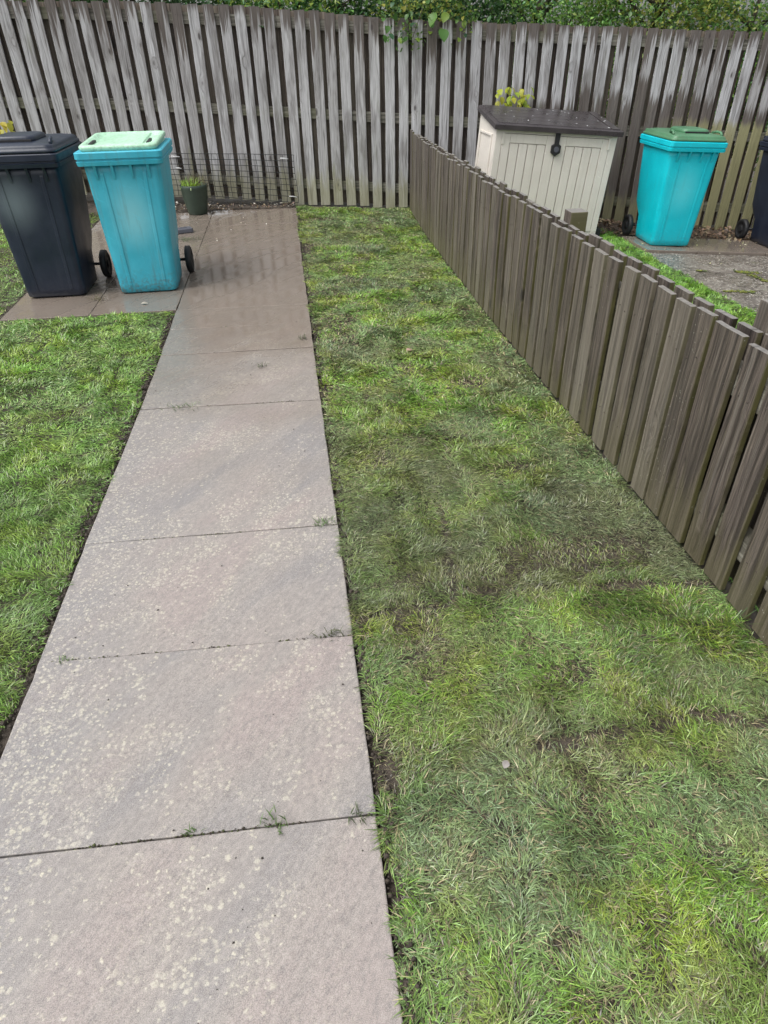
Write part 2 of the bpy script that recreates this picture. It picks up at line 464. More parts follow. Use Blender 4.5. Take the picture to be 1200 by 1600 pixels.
def mat_picket(across='y', name='damp_brown_timber', foot=1.0):
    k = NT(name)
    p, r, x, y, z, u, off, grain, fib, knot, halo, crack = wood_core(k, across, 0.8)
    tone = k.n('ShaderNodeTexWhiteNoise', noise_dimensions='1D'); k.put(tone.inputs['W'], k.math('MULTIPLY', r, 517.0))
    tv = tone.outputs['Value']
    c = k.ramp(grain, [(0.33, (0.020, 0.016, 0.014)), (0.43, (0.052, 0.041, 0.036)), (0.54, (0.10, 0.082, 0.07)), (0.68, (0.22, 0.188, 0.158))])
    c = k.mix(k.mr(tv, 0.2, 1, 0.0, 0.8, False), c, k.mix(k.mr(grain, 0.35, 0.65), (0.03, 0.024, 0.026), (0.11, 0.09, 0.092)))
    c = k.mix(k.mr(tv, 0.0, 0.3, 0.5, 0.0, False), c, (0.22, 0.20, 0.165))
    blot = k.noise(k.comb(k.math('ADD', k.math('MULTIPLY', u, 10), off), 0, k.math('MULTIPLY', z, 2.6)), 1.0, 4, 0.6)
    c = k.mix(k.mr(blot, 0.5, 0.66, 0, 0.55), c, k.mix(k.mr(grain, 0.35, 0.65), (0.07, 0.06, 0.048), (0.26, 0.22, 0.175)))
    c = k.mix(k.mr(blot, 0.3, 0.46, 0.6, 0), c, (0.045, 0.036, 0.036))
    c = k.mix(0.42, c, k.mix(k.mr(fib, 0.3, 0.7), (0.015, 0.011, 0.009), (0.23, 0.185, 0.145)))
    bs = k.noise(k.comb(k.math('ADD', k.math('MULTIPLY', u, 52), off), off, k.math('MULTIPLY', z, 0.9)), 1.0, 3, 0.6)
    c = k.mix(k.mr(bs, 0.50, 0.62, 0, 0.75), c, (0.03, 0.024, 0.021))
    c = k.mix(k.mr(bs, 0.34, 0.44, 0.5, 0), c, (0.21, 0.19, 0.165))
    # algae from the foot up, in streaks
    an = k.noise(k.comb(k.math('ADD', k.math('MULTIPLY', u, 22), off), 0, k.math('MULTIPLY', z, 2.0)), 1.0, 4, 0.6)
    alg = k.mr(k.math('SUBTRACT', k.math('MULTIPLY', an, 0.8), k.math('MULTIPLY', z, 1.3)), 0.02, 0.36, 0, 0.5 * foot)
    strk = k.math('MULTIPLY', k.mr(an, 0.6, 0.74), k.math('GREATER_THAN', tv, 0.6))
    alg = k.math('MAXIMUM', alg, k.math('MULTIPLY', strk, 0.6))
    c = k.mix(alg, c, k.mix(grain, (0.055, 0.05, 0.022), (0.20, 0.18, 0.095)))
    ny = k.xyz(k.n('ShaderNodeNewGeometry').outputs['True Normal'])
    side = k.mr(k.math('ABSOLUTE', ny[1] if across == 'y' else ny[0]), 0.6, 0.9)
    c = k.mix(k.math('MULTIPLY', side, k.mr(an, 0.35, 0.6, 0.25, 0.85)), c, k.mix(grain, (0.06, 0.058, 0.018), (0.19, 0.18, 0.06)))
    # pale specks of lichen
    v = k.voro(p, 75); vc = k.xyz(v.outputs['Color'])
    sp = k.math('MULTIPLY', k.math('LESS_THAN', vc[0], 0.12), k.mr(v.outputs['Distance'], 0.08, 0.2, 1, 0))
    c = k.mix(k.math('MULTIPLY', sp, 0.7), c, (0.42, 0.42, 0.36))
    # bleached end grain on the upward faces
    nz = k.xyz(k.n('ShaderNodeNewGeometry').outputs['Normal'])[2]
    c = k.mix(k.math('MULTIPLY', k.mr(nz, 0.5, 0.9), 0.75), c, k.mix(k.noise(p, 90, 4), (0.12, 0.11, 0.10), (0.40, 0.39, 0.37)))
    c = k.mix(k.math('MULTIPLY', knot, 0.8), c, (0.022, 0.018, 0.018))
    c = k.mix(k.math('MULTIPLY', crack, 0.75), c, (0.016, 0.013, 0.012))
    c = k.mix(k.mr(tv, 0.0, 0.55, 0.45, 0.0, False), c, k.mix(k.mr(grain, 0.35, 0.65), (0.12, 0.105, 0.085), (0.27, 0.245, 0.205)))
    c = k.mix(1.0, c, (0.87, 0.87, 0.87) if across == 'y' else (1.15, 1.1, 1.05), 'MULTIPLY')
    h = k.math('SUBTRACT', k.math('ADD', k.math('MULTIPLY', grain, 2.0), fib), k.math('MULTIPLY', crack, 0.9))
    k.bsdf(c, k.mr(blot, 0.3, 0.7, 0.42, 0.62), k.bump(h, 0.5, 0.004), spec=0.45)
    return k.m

def mat_leafy(name, rough=0.4, trans=0.3, spec=0.5):
    k = NT(name)
    a = k.n('ShaderNodeAttribute', attribute_name='tint')
    b = k.bsdf(a.outputs['Color'], rough, spec=spec, link_out=False)
    t = k.n('ShaderNodeBsdfTranslucent'); k.l(a.outputs['Color'], t.inputs[0])
    m = k.n('ShaderNodeMixShader'); m.inputs[0].default_value = trans
    k.l(b.outputs[0], m.inputs[1]); k.l(t.outputs[0], m.inputs[2]); k.l(m.outputs[0], k.out.inputs[0])
    return k.m

def mat_plastic(name, col, col2=None, rough=0.4, dirt=0.35, patch=None, dirtcol=(0.10, 0.09, 0.06), spec=0.5):
    """moulded plastic with film of dirt, scuffs and streaks; patch = (colour, x, z, rx, rz, strength) worn pale area on the front"""
    k = NT(name); o = k.objco(); x, y, z = k.xyz(o)
    n = k.noise(o, 5, 5, 0.6); f = k.noise(o, 160, 3)
    st = k.noise(k.comb(k.math('MULTIPLY', x, 26), k.math('MULTIPLY', y, 26), k.math('MULTIPLY', z, 2.2)), 1.0, 4, 0.65)
    c = k.mix(k.mr(n, 0.3, 0.7), col, col2 or tuple(q * 0.8 for q in col))
    if patch:
        pc, px, pz, rx, rz, ps = patch
        dx = k.math('DIVIDE', k.math('SUBTRACT', x, px), rx); dzz = k.math('DIVIDE', k.math('SUBTRACT', z, pz), rz)
        d = k.math('SQRT', k.math('ADD', k.math('MULTIPLY', dx, dx), k.math('MULTIPLY', dzz, dzz)))
        m = k.math('MULTIPLY', k.mr(d, 0.0, 1.0, ps, 0), k.math('LESS_THAN', y, 0.08))
        c = k.mix(m, c, pc)
    foot = k.mr(k.math('ADD', z, k.math('MULTIPLY', k.noise(o, 17, 5), 0.28)), 0.12, 0.33, 1, 0)
    c = k.mix(k.math('MULTIPLY', k.mr(st, 0.5, 0.72), dirt * 0.6), c, dirtcol)
    c = k.mix(k.math('MULTIPLY', k.math('MULTIPLY', foot, k.mr(k.noise(o, 45, 4), 0.42, 0.62)), dirt * 1.3), c, dirtcol)
    sc = k.noise(k.vmath('ADD', k.comb(k.math('MULTIPLY', x, 30), k.math('MULTIPLY', y, 30), k.math('MULTIPLY', z, 9)), k.comb(k.math('MULTIPLY', z, 55), 0, k.math('MULTIPLY', x, 22))), 1.0, 4)
    c = k.mix(k.mr(sc, 0.62, 0.70, 0, 0.28), c, tuple(min(1, q * 1.6 + 0.02) for q in col))
    k.bsdf(c, k.mr(n, 0.3, 0.7, rough * 0.8, rough * 1.25), k.bump(k.math('ADD', f, k.math('MULTIPLY', n, 3.0)), 0.12, 0.002), spec=spec)
    return k.m

def mat_simple(name, col, rough=0.6, var=0.25, scale=30.0, bump=0.3, metal=0.0):
    k = NT(name); o = k.objco()
    n = k.noise(o, scale, 4, 0.6)
    c = k.mix(n, tuple(q * (1 - var) for q in col), tuple(min(1, q * (1 + var)) for q in col))
    k.bsdf(c, rough, k.bump(n, bump, 0.003), metal=metal)
    return k.m

def mat_bark():
    k = NT('bark'); p = k.pos()
    n = k.noise(k.vmath('MULTIPLY', p, (14, 14, 4)), 1.0, 5, 0.65)
    c = k.ramp(n, [(0.3, (0.035, 0.028, 0.022)), (0.7, (0.12, 0.10, 0.075))])
    k.bsdf(c, 0.85, k.bump(n, 0.8, 0.02))
    return k.m

def mat_litter(): return mat_leafy('fallen_leaves', 0.45, 0.1)

M = dict(soil=mat_soil(), slab=mat_slab(), agg=mat_aggregate(), fence=mat_fence(), rail=mat_rail(), picket=mat_picket(), inner=mat_picket('x', 'shaded_unbleached_timber', 0.3),
         grass=mat_leafy('grass_blades', 0.33, 0.25, 0.65), leaf=mat_leafy('leaves', 0.42, 0.42), bark=mat_bark(), litter=mat_litter(),
         cyan=mat_plastic('faded_turquoise_plastic', (0.035, 0.36, 0.48), (0.055, 0.43, 0.56), 0.42, 0.5, ((0.22, 0.55, 0.62), 0.0, 0.52, 0.2, 0.3, 0.75)),
         cyan2=mat_plastic('bright_turquoise_plastic', (0.0, 0.46, 0.56), (0.0, 0.52, 0.62), 0.38, 0.16, ((0.09, 0.60, 0.68), -0.02, 0.52, 0.2, 0.3, 0.7)),
         black=mat_plastic('blue_black_plastic', (0.010, 0.016, 0.032), (0.015, 0.023, 0.043), 0.36, 0.2, ((0.15, 0.19, 0.21), -0.09, 0.64, 0.20, 0.24, 0.75), (0.05, 0.055, 0.065)),
         black2=mat_plastic('navy_black_plastic', (0.009, 0.013, 0.028), (0.014, 0.02, 0.038), 0.42, 0.1),
         mint=mat_plastic('faded_mint_plastic', (0.40, 0.68, 0.48), (0.46, 0.74, 0.54), 0.45, 0.25),
         green=mat_plastic('dark_green_plastic', (0.055, 0.17, 0.085), (0.075, 0.21, 0.11), 0.38, 0.2),
         rubber=mat_simple('black_rubber', (0.012, 0.012, 0.014), 0.6),
         cream=mat_plastic('cream_resin', (0.66, 0.62, 0.56), (0.70, 0.66, 0.60), 0.5, 0.25, None, (0.28, 0.27, 0.2)),
         brownlid=mat_plastic('dark_brown_resin', (0.035, 0.03, 0.032), (0.05, 0.043, 0.045), 0.3, 0.2, None, (0.10, 0.09, 0.08)),
         pot=mat_simple('dark_green_glaze', (0.035, 0.055, 0.04), 0.35, 0.3, 20, 0.1),
         wire=mat_simple('black_coated_wire', (0.02, 0.022, 0.024), 0.5), tie=mat_simple('white_nylon', (0.72, 0.73, 0.74), 0.4, 0.05),
         greyblk=mat_simple('grey_rubbery_plastic', (0.085, 0.09, 0.11), 0.5))

# ------------------------------------------------------------------ ground
def axis_pts(fine0, fine1, step, far):
    a = list(np.arange(fine0, fine1 + 1e-6, step))
    lo = [fine0 - d for d in (1, 3, 8, 25, 80, far)][::-1]
    hi = [fine1 + d for d in (1, 3, 8, 25, 80, far)]
    return np.array(lo + a + hi)
gx = axis_pts(-5, 9, 0.05, 300); gy = axis_pts(-2, 11, 0.06, 300)
X, Y = np.meshgrid(gx, gy, indexing='ij')
Z = ground_z(X, Y) - 0.012 + (fbm(X, Y, 6, 5) - 0.5) * 0.012
# sunk under the pavings
in_path = (X > -0.83) & (X < 0.06) & (Y > -3) & (Y < 8.05)
in_pad = (X > -1.97) & (X < -0.8) & (Y > 4.67) & (Y < 8.0)
in_pat = (X > 3.45) & (Y > 2) & (Y < 6.9)
Z = np.where(in_path | in_pad | in_pat, Z - 0.05, Z)
nxp, nyp = X.shape
idx = np.arange(nxp * nyp).reshape(nxp, nyp)
a, b, c_, d = idx[:-1, :-1].ravel(), idx[1:, :-1].ravel(), idx[1:, 1:].ravel(), idx[:-1, 1:].ravel()
tris = np.concatenate([np.stack([a, b, c_], 1), np.stack([a, c_, d], 1)])
gm = mesh_np('ground', np.stack([X.ravel(), Y.ravel(), Z.ravel()], 1), tris=tris, smooth=True)
ground = link('ground', gm, M['soil'])
tag(ground, 'dark bare soil under the lawns and along the path edges', kind='structure')

# ------------------------------------------------------------------ paving
def slab_mesh(x0a, x0b, x1a, x1b, y0l, y0r, y1l, y1r, thick=0.045, c=0.003, jit=0.0012, n=9):
    """corners: near-left (x0a,y0l) near-right (x1a,y0r) far-right (x1b,y1r) far-left (x0b,y1l); chipped edges, chamfered"""
    cor = [(x0a, y0l), (x1a, y0r), (x1b, y1r), (x0b, y1l)]
    pts = []
    for i in range(4):
        p, q = cor[i], cor[(i + 1) % 4]
        for t in range(n):
            s = t / n
            j = jit if t else jit * 0.6
            chip = (random.random() < 0.06) * random.uniform(0.001, 0.004)
            ex, ey = q[0] - p[0], q[1] - p[1]
            L = math.hypot(ex, ey)
            off = random.uniform(-j, j) + chip
            pts.append((p[0] + ex * s - ey / L * off, p[1] + ey * s + ex / L * off))
    mx = sum(p[0] for p in pts) / len(pts); my = sum(p[1] for p in pts) / len(pts)
    def ins(dn, z):
        out = []
        for (px, py) in pts:
            dx, dy = mx - px, my - py
            L = math.hypot(dx, dy)
            out.append((px + dx / L * dn - mx, py + dy / L * dn - my, z))
        return out
    mb = MB()
    mb.loft([ins(0, -thick), ins(0, -c), ins(c * 0.35, -c * 0.35), ins(c * 1.3, 0)], smooth=False)
    return mb, mx, my

path = MB().box(-0.86, 0.085, -3.0, 8.06, -0.11, -0.056).build('path', M['soil'])
tag(path, 'garden path one slab wide running straight back to the tall fence', kind='structure')
joints = [-1.55, -0.95, -0.345, 0.245, 0.838, 1.417, 1.991, 3.07, 3.80, 4.233, 4.62, 5.806, 6.47, 7.25, 8.03]
dleft = {0.838: 0.02, 1.417: 0.022, 1.991: 0.018, 3.07: 0.035}
def jl(y): return y + dleft.get(y, 0.015)
def xl(y): return lerp_tab(y, [(-2, -0.86), (1.13, -0.856), (2.0, -0.845), (3.1, -0.825), (4.6, -0.829), (8, -0.829)])
for i in range(len(joints) - 1):
    y0, y1 = joints[i], joints[i + 1]
    wide = 0.0030 if abs(y0 - 3.07) < 0.01 or abs(y0 - 0.838) < 0.01 else 0.0013
    wide1 = 0.0030 if abs(y1 - 3.07) < 0.01 or abs(y1 - 0.838) < 0.01 else 0.0013
    if y0 > 7: x1 = 0.085
    else: x1 = 0.073
    j = lambda s=0.004: random.uniform(-s, s) * 0.5
    mb, mx, my = slab_mesh(float(xl(y0)) + j(), float(xl(y1)) + j(), x1 + j(), x1 + j(), jl(y0) + wide, y0 + wide, jl(y1) - wide1, y1 - wide1)
    s = mb.build('paving_slab', M['slab'], path, (mx, my, random.uniform(-0.003, 0.001)))
    s.rotation_euler = (random.uniform(-0.004, 0.004), random.uniform(0.0, 0.006), 0)

pad = MB().box(-2.0, -0.863, 4.66, 8.0, -0.11, -0.058).build('paved_pad', M['soil'])
tag(pad, 'wet paved pad beside the path where the bins stand', kind='structure')
py = [4.65, 5.24, 5.83, 6.43, 7.02, 7.6, 8.0]
pxs = [-2.0, -1.415, -0.8325]
for i in range(len(py) - 1):
    for q in range(2):
        mb, mx, my = slab_mesh(pxs[q] + 0.0015, pxs[q] + 0.0015, pxs[q + 1] - 0.0015, pxs[q + 1] - 0.0015, py[i] + 0.0015, py[i] + 0.0015, py[i + 1] - 0.0015, py[i + 1] - 0.0015)
        s = mb.build('paving_slab', M['slab'], pad, (mx, my, random.uniform(-0.004, 0.0)))
        s.rotation_euler = (random.uniform(-0.003, 0.003), random.uniform(-0.003, 0.003), 0)

def nbz(x): return 0.035 - 0.0785 * x
NT_ANG = math.atan(0.0785)
patio = empty('patio', (3.42, 0, nbz(3.42)))
tag(patio, 'neighbouring patio of dark wet stone-chip slabs', kind='structure')
rows = [(3.7, 4.38, (3.42, 4.05, 4.7, 5.35)), (4.385, 5.04, (3.42, 4.02, 4.66, 5.3)), (5.05, 5.665, (3.42, 4.10, 4.74, 5.4)), (5.675, 6.33, (3.42, 4.42, 5.1, 5.8)), (6.345, 6.93, (3.46, 4.0, 4.75, 5.4, 6.0))]
for (ya, yb, xs_) in rows:
    for q in range(len(xs_) - 1):
        mb, mx, my = slab_mesh(xs_[q] + 0.004, xs_[q] + 0.004, xs_[q + 1] - 0.004, xs_[q + 1] - 0.004, ya, ya, yb, yb)
        top = 0.022 if ya > 6.3 else 0.0
        s = mb.build('paving_slab', M['slab'] if (ya > 6.3) else M['agg'], patio, (mx - 3.42, my, -(mx - 3.42) * 0.0785 + top + random.uniform(-0.004, 0.003)))
        s.rotation_euler = (random.uniform(-0.004, 0.004), NT_ANG + random.uniform(-0.004, 0.004), 0)

edg = MB()
for k in range(7):
    x0 = -0.62 + k * 0.1
    edg.box(x0, x0 + 0.097, 8.035 - 0.004 * k, 8.085 - 0.004 * k, -0.05, 0.02 + random.uniform(-0.006, 0.006) - 0.002 * k, 0.006)
edg = edg.build('edging_strip', M['soil'])
tag(edg, 'low earthy edging at the head of the path below the fence', kind='structure')

# ------------------------------------------------------------------ timber
def board_mesh(w_, t_, seed, skew=0.004, narrow=1.0):
    """unit-height board standing on z=0, centred; slightly bowed, waney edges, chamfered arrises"""
    rr = random.Random(seed)
    rings = []
    bow = rr.uniform(-1, 1) * 0.009; cup = rr.uniform(-1, 1) * 0.004
    c = min(0.003, t_ * 0.15)
    for i in range(5):
        z = i / 4
        ox = bow * math.sin(z * math.pi) + rr.uniform(-1, 1) * 0.0012
        oy = cup * math.sin(z * math.pi)
        hw = w_ / 2 * narrow + rr.uniform(-1, 1) * 0.0018
        ht = t_ / 2
        z2 = z
        sk = rr.uniform(-1, 1) * skew if i == 4 else 0
        q = [(-hw + c, -ht), (hw - c, -ht), (hw, -ht + c), (hw, ht - c), (hw - c, ht), (-hw + c, ht), (-hw, ht - c), (-hw, -ht + c)]
        rings.append([(px + ox, py_ + oy, z2 + (px / w_) * sk * 0.6) for px, py_ in q])
    mb = MB().loft(rings, smooth=False)
    me = bpy.data.meshes.new('board')
    me.from_pydata(mb.v, [], mb.f)
    me.update()
    return me

tall = empty('tall_fence', (1.38, fence_y(1.38), -0.07))
tag(tall, 'tall weathered silver-grey timber fence of spaced vertical boards across the back', 'fence')
TB = [board_mesh(0.103, 0.02, 100 + i) for i in range(10)]
for m_ in TB: m_.materials.append(M['fence'])
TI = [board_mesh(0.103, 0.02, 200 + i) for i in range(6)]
for m_ in TI: m_.materials.append(M['inner'])  # unweathered damp brown, with the shade of the gaps put into the colour
def place(parent, name, me, x, y, z, h, rz=0.0, ry=0.0, rx=0.0):
    o = bpy.data.objects.new(name, me)
    COL.objects.link(o)
    o.parent = parent
    o.location = Vector((x, y, z)) - parent.location
    o.rotation_euler = (rx, ry, rz)
    o.scale = (1, 1, h)
    return o
NAILS_T, NAILS_P = [], []
x = -4.58; i = 0
FANG = -math.atan(0.13)
while x < 6.6:
    ang = FANG if x > 0 else 0
    zb = float(lerp_tab(x, ZB)) + random.uniform(-0.008, 0.01); zt = float(lerp_tab(x, ZT)) + random.uniform(-0.008, 0.008)
    place(tall, 'board', random.choice(TB), x, fence_y(x), zb, zt - zb, ang, random.uniform(-0.005, 0.005), random.uniform(-0.002, 0.002))
    for fr in (0.94, 0.505, 0.12):
        for dx in (-0.027, 0.027):
            NAILS_T.append((x + dx + random.uniform(-0.006, 0.006), fence_y(x) - 0.0115 - (0.13 * dx if x > 0 else 0), zb + (zt - zb) * fr + random.uniform(-0.018, 0.018)))
    # the boards of the far side, behind the rails, over the gaps
    xb = x + 0.0735
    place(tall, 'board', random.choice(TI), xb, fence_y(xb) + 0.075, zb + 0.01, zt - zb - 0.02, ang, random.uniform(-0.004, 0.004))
    x += 0.147 + random.uniform(-0.004, 0.004); i += 1
def seg_box(p, q, hh, tt):
    """bar from p to q (world), height hh, thickness tt in y"""
    p = Vector(p); q = Vector(q)
    d = (q - p); n_ = Vector((-d.y, d.x, 0)).normalized() * tt / 2; up = Vector((0, 0, hh / 2))
    v = [p - n_ - up, p + n_ - up, p + n_ + up, p - n_ + up, q - n_ - up, q + n_ - up, q + n_ + up, q - n_ + up]
    f = [(0, 1, 2, 3), (4, 7, 6, 5), (0, 4, 5, 1), (1, 5, 6, 2), (2, 6, 7, 3), (3, 7, 4, 0)]
    return v, f
nodes = [-4.7, -3.6, -1.75, 0.05, 1.86, 3.66, 5.46, 6.7]
for (fr, hh) in ((0.94, 0.095), (0.505, 0.095), (0.12, 0.095)):
    for a_, b_ in zip(nodes[:-1], nodes[1:]):
        P = []
        for xx in (a_ + 0.003, b_ - 0.003):
            zb = float(lerp_tab(xx, ZB)); zt = float(lerp_tab(xx, ZT))
            P.append((xx, fence_y(xx) + 0.0375, zb + (zt - zb) * fr))
        mb = MB(); v, f = seg_box(P[0], P[1], hh, 0.05)
        o0 = tall.location
        mb.add([p - o0 for p in v], f).build('rail', M['rail'], tall)
for xx in nodes[1:-1]:
    zb = float(lerp_tab(xx, ZB)); zt = float(lerp_tab(xx, ZT))
    MB().box(-0.05, 0.05, 0.0, 0.09, zb - 0.3, zt - 0.05, 0.006).build('post', M['rail'], tall, Vector((xx + 0.0735, fence_y(xx) + 0.09, 0)) - tall.location)

pick = empty('picket_fence', (float(pick_x(4)), 4, 0))
tag(pick, 'low dark brown picket fence running along the right of the lawn', 'fence')
PB = [board_mesh(0.098, 0.021, 300 + i, 0.006) for i in range(10)]
PN = board_mesh(0.052, 0.02, 350)
for m_ in PB + [PN]: m_.materials.append(M['picket'])
def pick_ang(y):
    dx = float(pick_x(y + 0.1) - pick_x(y - 0.1)) / 0.2
    return math.atan2(1, dx)          # direction of the fence line
def pk(y, me, dx, dz=0.0, top=0.775):
    xx = float(pick_x(y)) + dx
    g = float(ground_z(float(pick_x(y)) - 0.05, y))
    h = top - 0.012 + random.uniform(-0.011, 0.009) + dz
    z0 = g + 0.012
    if dx == 0.0:
        for zr in (0.62, 0.18):
            for dy in (-0.024, 0.024):
                NAILS_P.append((xx - 0.0115 + dy * float(pick_x(y + 0.1) - pick_x(y - 0.1)) / 0.2, y + dy + random.uniform(-0.005, 0.005), g + zr + random.uniform(-0.015, 0.015)))
    place(pick, 'picket', me, xx, y, z0, h, pick_ang(y) + math.pi, random.uniform(-0.006, 0.006), random.uniform(-0.004, 0.004))
front = [1.593 + 0.0, 1.717]
ys = [2.523, 2.383, 2.254, 2.122, 1.996, 1.881]
y = 2.523 + 0.128
while y < 7.98:
    ys.append(y); y += 0.1275 + random.uniform(-0.006, 0.006)
y = 1.593 - 0.125
while y > 0.2:
    ys.append(y); y -= 0.1275 + random.uniform(-0.006, 0.006)
ys += front
for y in ys:
    pk(y, random.choice(PB), 0.0, 0.0, 0.765 if y < 5.5 else 0.765 + 0.02 * (y - 5.5) / 2)
pk(1.795, PN, 0.0, -0.005, 0.765)
y = 0.25
while y < 7.98:
    pk(y, random.choice(PB), 0.072, -0.005, 0.765)
    y += 0.126 + random.uniform(-0.005, 0.005)
for zr in (0.62, 0.18):
    for ya, yb in ((0.2, 1.64), (1.646, 3.15), (3.156, 4.8), (4.806, 6.4), (6.406, 7.98)):
        pa = (float(pick_x(ya)) + 0.036, ya, zr + float(ground_z(pick_x(ya) - 0.05, ya)))
        pb = (float(pick_x(yb)) + 0.036, yb, zr + float(ground_z(pick_x(yb) - 0.05, yb)))
        v, f = seg_box(pa, pb, 0.085, 0.046)
        MB().add([p - pick.location for p in v], f).build('rail', M['rail'], pick)
for yp, tp in ((1.70, 0.835), (3.26, 0.80), (4.8, 0.70), (6.4, 0.66)):
    xx = float(pick_x(yp))
    MB().box(0.0, 0.085, -0.075 if yp < 2 else -0.045, 0.072 if yp < 2 else 0.045, -0.4, tp, 0.005).build('post', M['picket'], pick, Vector((xx + 0.086, yp, 0)) - pick.location)

# ------------------------------------------------------------------ wheelie bins
def wheelie_bin(label, loc, rz, mbody, mlid, lid_style, lid_tilt=0.0, ry=0.0, name='wheelie_bin'):
    root = empty(name, loc, rz, ry)
    tag(root, label, 'wheelie bin', 'wheelie bins in the gardens')
    # body: front at y=0, tapering down; foot of the rear cut back for the wheels
    prof = [(0.0, 0.183, 0.025, 0.40, 0.04), (0.012, 0.203, 0.004, 0.43, 0.045), (0.06, 0.207, 0.0, 0.435, 0.045), (0.22, 0.215, -0.003, 0.45, 0.045), (0.29, 0.219, -0.005, 0.52, 0.045),
            (0.34, 0.222, -0.006, 0.56, 0.045), (0.60, 0.235, -0.012, 0.60, 0.045), (0.80, 0.244, -0.016, 0.625, 0.045), (0.862, 0.247, -0.018, 0.63, 0.045)]
    mb = MB()
    mb.loft([rrect(-hw, hw, yf, yb, r, z, 4) for (z, hw, yf, yb, r) in prof], smooth=True)
    # shallow moulded ribs on the front and sides
    for sx in (-0.12, 0.12):
        mb.add([(sx - 0.012, -0.001, 0.05), (sx + 0.012, -0.001, 0.05), (sx * 1.15 + 0.012, -0.019, 0.80), (sx * 1.15 - 0.012, -0.019, 0.80),
                (sx - 0.009, -0.003, 0.06), (sx + 0.009, -0.003, 0.06), (sx * 1.15 + 0.009, -0.0205, 0.79), (sx * 1.15 - 0.009, -0.0205, 0.79)],
               [(4, 5, 6, 7), (0, 4, 7, 3), (1, 2, 6, 5), (0, 1, 5, 4), (3, 7, 6, 2)])
    body = mb.build('body', mbody, root)
    # brackets under the rim
    for sx in (-0.17, -0.06, 0.06, 0.17):
        body_b = MB().add([(sx - 0.008, -0.018, 0.76), (sx + 0.008, -0.018, 0.76), (sx - 0.008, -0.05, 0.858), (sx + 0.008, -0.05, 0.858), (sx - 0.008, -0.012, 0.858), (sx + 0.008, -0.012, 0.858)],
                          [(0, 1, 3, 2), (0, 2, 4), (1, 5, 3), (2, 3, 5, 4), (0, 4, 5, 1)])
        body_b.build('gusset', mbody, body)
    R = lambda o, z, r=0.035: rrect(-0.250 - o, 0.250 + o, -0.03 - o, 0.64 + o, r, z, 4)
    MB().loft([R(-0.004, 0.845), R(0.024, 0.848), R(0.028, 0.872), R(0.021, 0.876), R(0.021, 0.884), R(0.030, 0.888), R(0.030, 0.922), R(0.022, 0.928), R(-0.01, 0.928)], smooth=False).build('rim', mbody, root)
    # lid hinged at the rear
    hinge = Vector((0, 0.66, 0.93))
    L = lambda o, z, r=0.05, f=0.0: [(px, py_ - 0.66, z) for px, py_, z in rrect(-0.250 - o, 0.250 + o, -0.03 - o - f, 0.64 + o, r, z, 5)]
    lm = MB()
    if lid_style == 'tray':
        lm.loft([L(-0.012, -0.02), L(-0.010, 0.004), L(-0.018, 0.016), L(-0.004, 0.024), L(-0.001, 0.042), L(-0.008, 0.051), L(-0.040, 0.054), L(-0.052, 0.038), L(-0.12, 0.042)], smooth=True)
    else:
        lm.loft([L(0.018, 0.001), L(0.022, 0.004), L(0.022, 0.016), L(0.014, 0.022), L(0.008, 0.03), L(0.006, 0.040), L(-0.012, 0.047), L(-0.05, 0.055), L(-0.14, 0.062)], smooth=True)
    lid = lm.build('lid', mlid, root, hinge)
    lid.rotation_euler = (-lid_tilt, 0, 0)
    if lid_style == 'tray':
        for sx in (-1, 1):
            MB().box(sx * 0.185 - 0.010, sx * 0.185 + 0.010, -0.60, -0.42, 0.038, 0.0535, 0.003).build('slot', M['rubber'], lid)
        MB().add([(-0.16, -0.60, 0.0385), (0.16, -0.60, 0.0385), (0.16, -0.10, 0.040), (-0.16, -0.10, 0.040), (-0.15, -0.57, 0.048), (0.15, -0.58, 0.048), (0.15, -0.13, 0.0505), (-0.15, -0.12, 0.0505)],
                 [(4, 5, 6, 7), (0, 1, 5, 4), (1, 2, 6, 5), (2, 3, 7, 6), (3, 0, 4, 7)]).build('panel', mlid, lid)
    else:
        # hooded grip in the middle, two moulded grips near the front corners
        MB().loft([[(px * 1.0, py_, z) for px, py_, z in rrect(-0.135, 0.135, -0.60, -0.28, 0.05, 0.05, 4)],
                   rrect(-0.128, 0.128, -0.60, -0.28, 0.05, 0.082, 4), rrect(-0.112, 0.112, -0.585, -0.30, 0.05, 0.092, 4)], smooth=True).build('hood', mlid, lid)
        MB().box(-0.115, 0.115, -0.606, -0.597, 0.056, 0.072, 0.003).build('slot', M['rubber'], lid)
        for sx in (-1, 1):
            MB().tube([(sx * 0.235, -0.63, 0.045), (sx * 0.232, -0.60, 0.068), (sx * 0.222, -0.54, 0.072), (sx * 0.205, -0.49, 0.06)], 0.011, 8).build('grip', mlid, lid)
    for sx in (-1, 1):
        MB().box(sx * 0.19 - 0.02, sx * 0.19 + 0.02, -0.02, 0.06, -0.01, 0.04, 0.006).build('hinge', mlid, lid)
    MB().tube([(-0.23, 0.715, 0.905), (0.23, 0.715, 0.905)], 0.016, 10).build('handle', mbody, root)
    for sx in (-1, 1):
        MB().box(sx * 0.2 - 0.014, sx * 0.2 + 0.014, 0.66, 0.72, 0.885, 0.92, 0.004).build('handle_bracket', mbody, root)
    MB().tube([(-0.262, 0.50, 0.10), (0.262, 0.50, 0.10)], 0.011, 8).build('axle', M['rubber'], root)
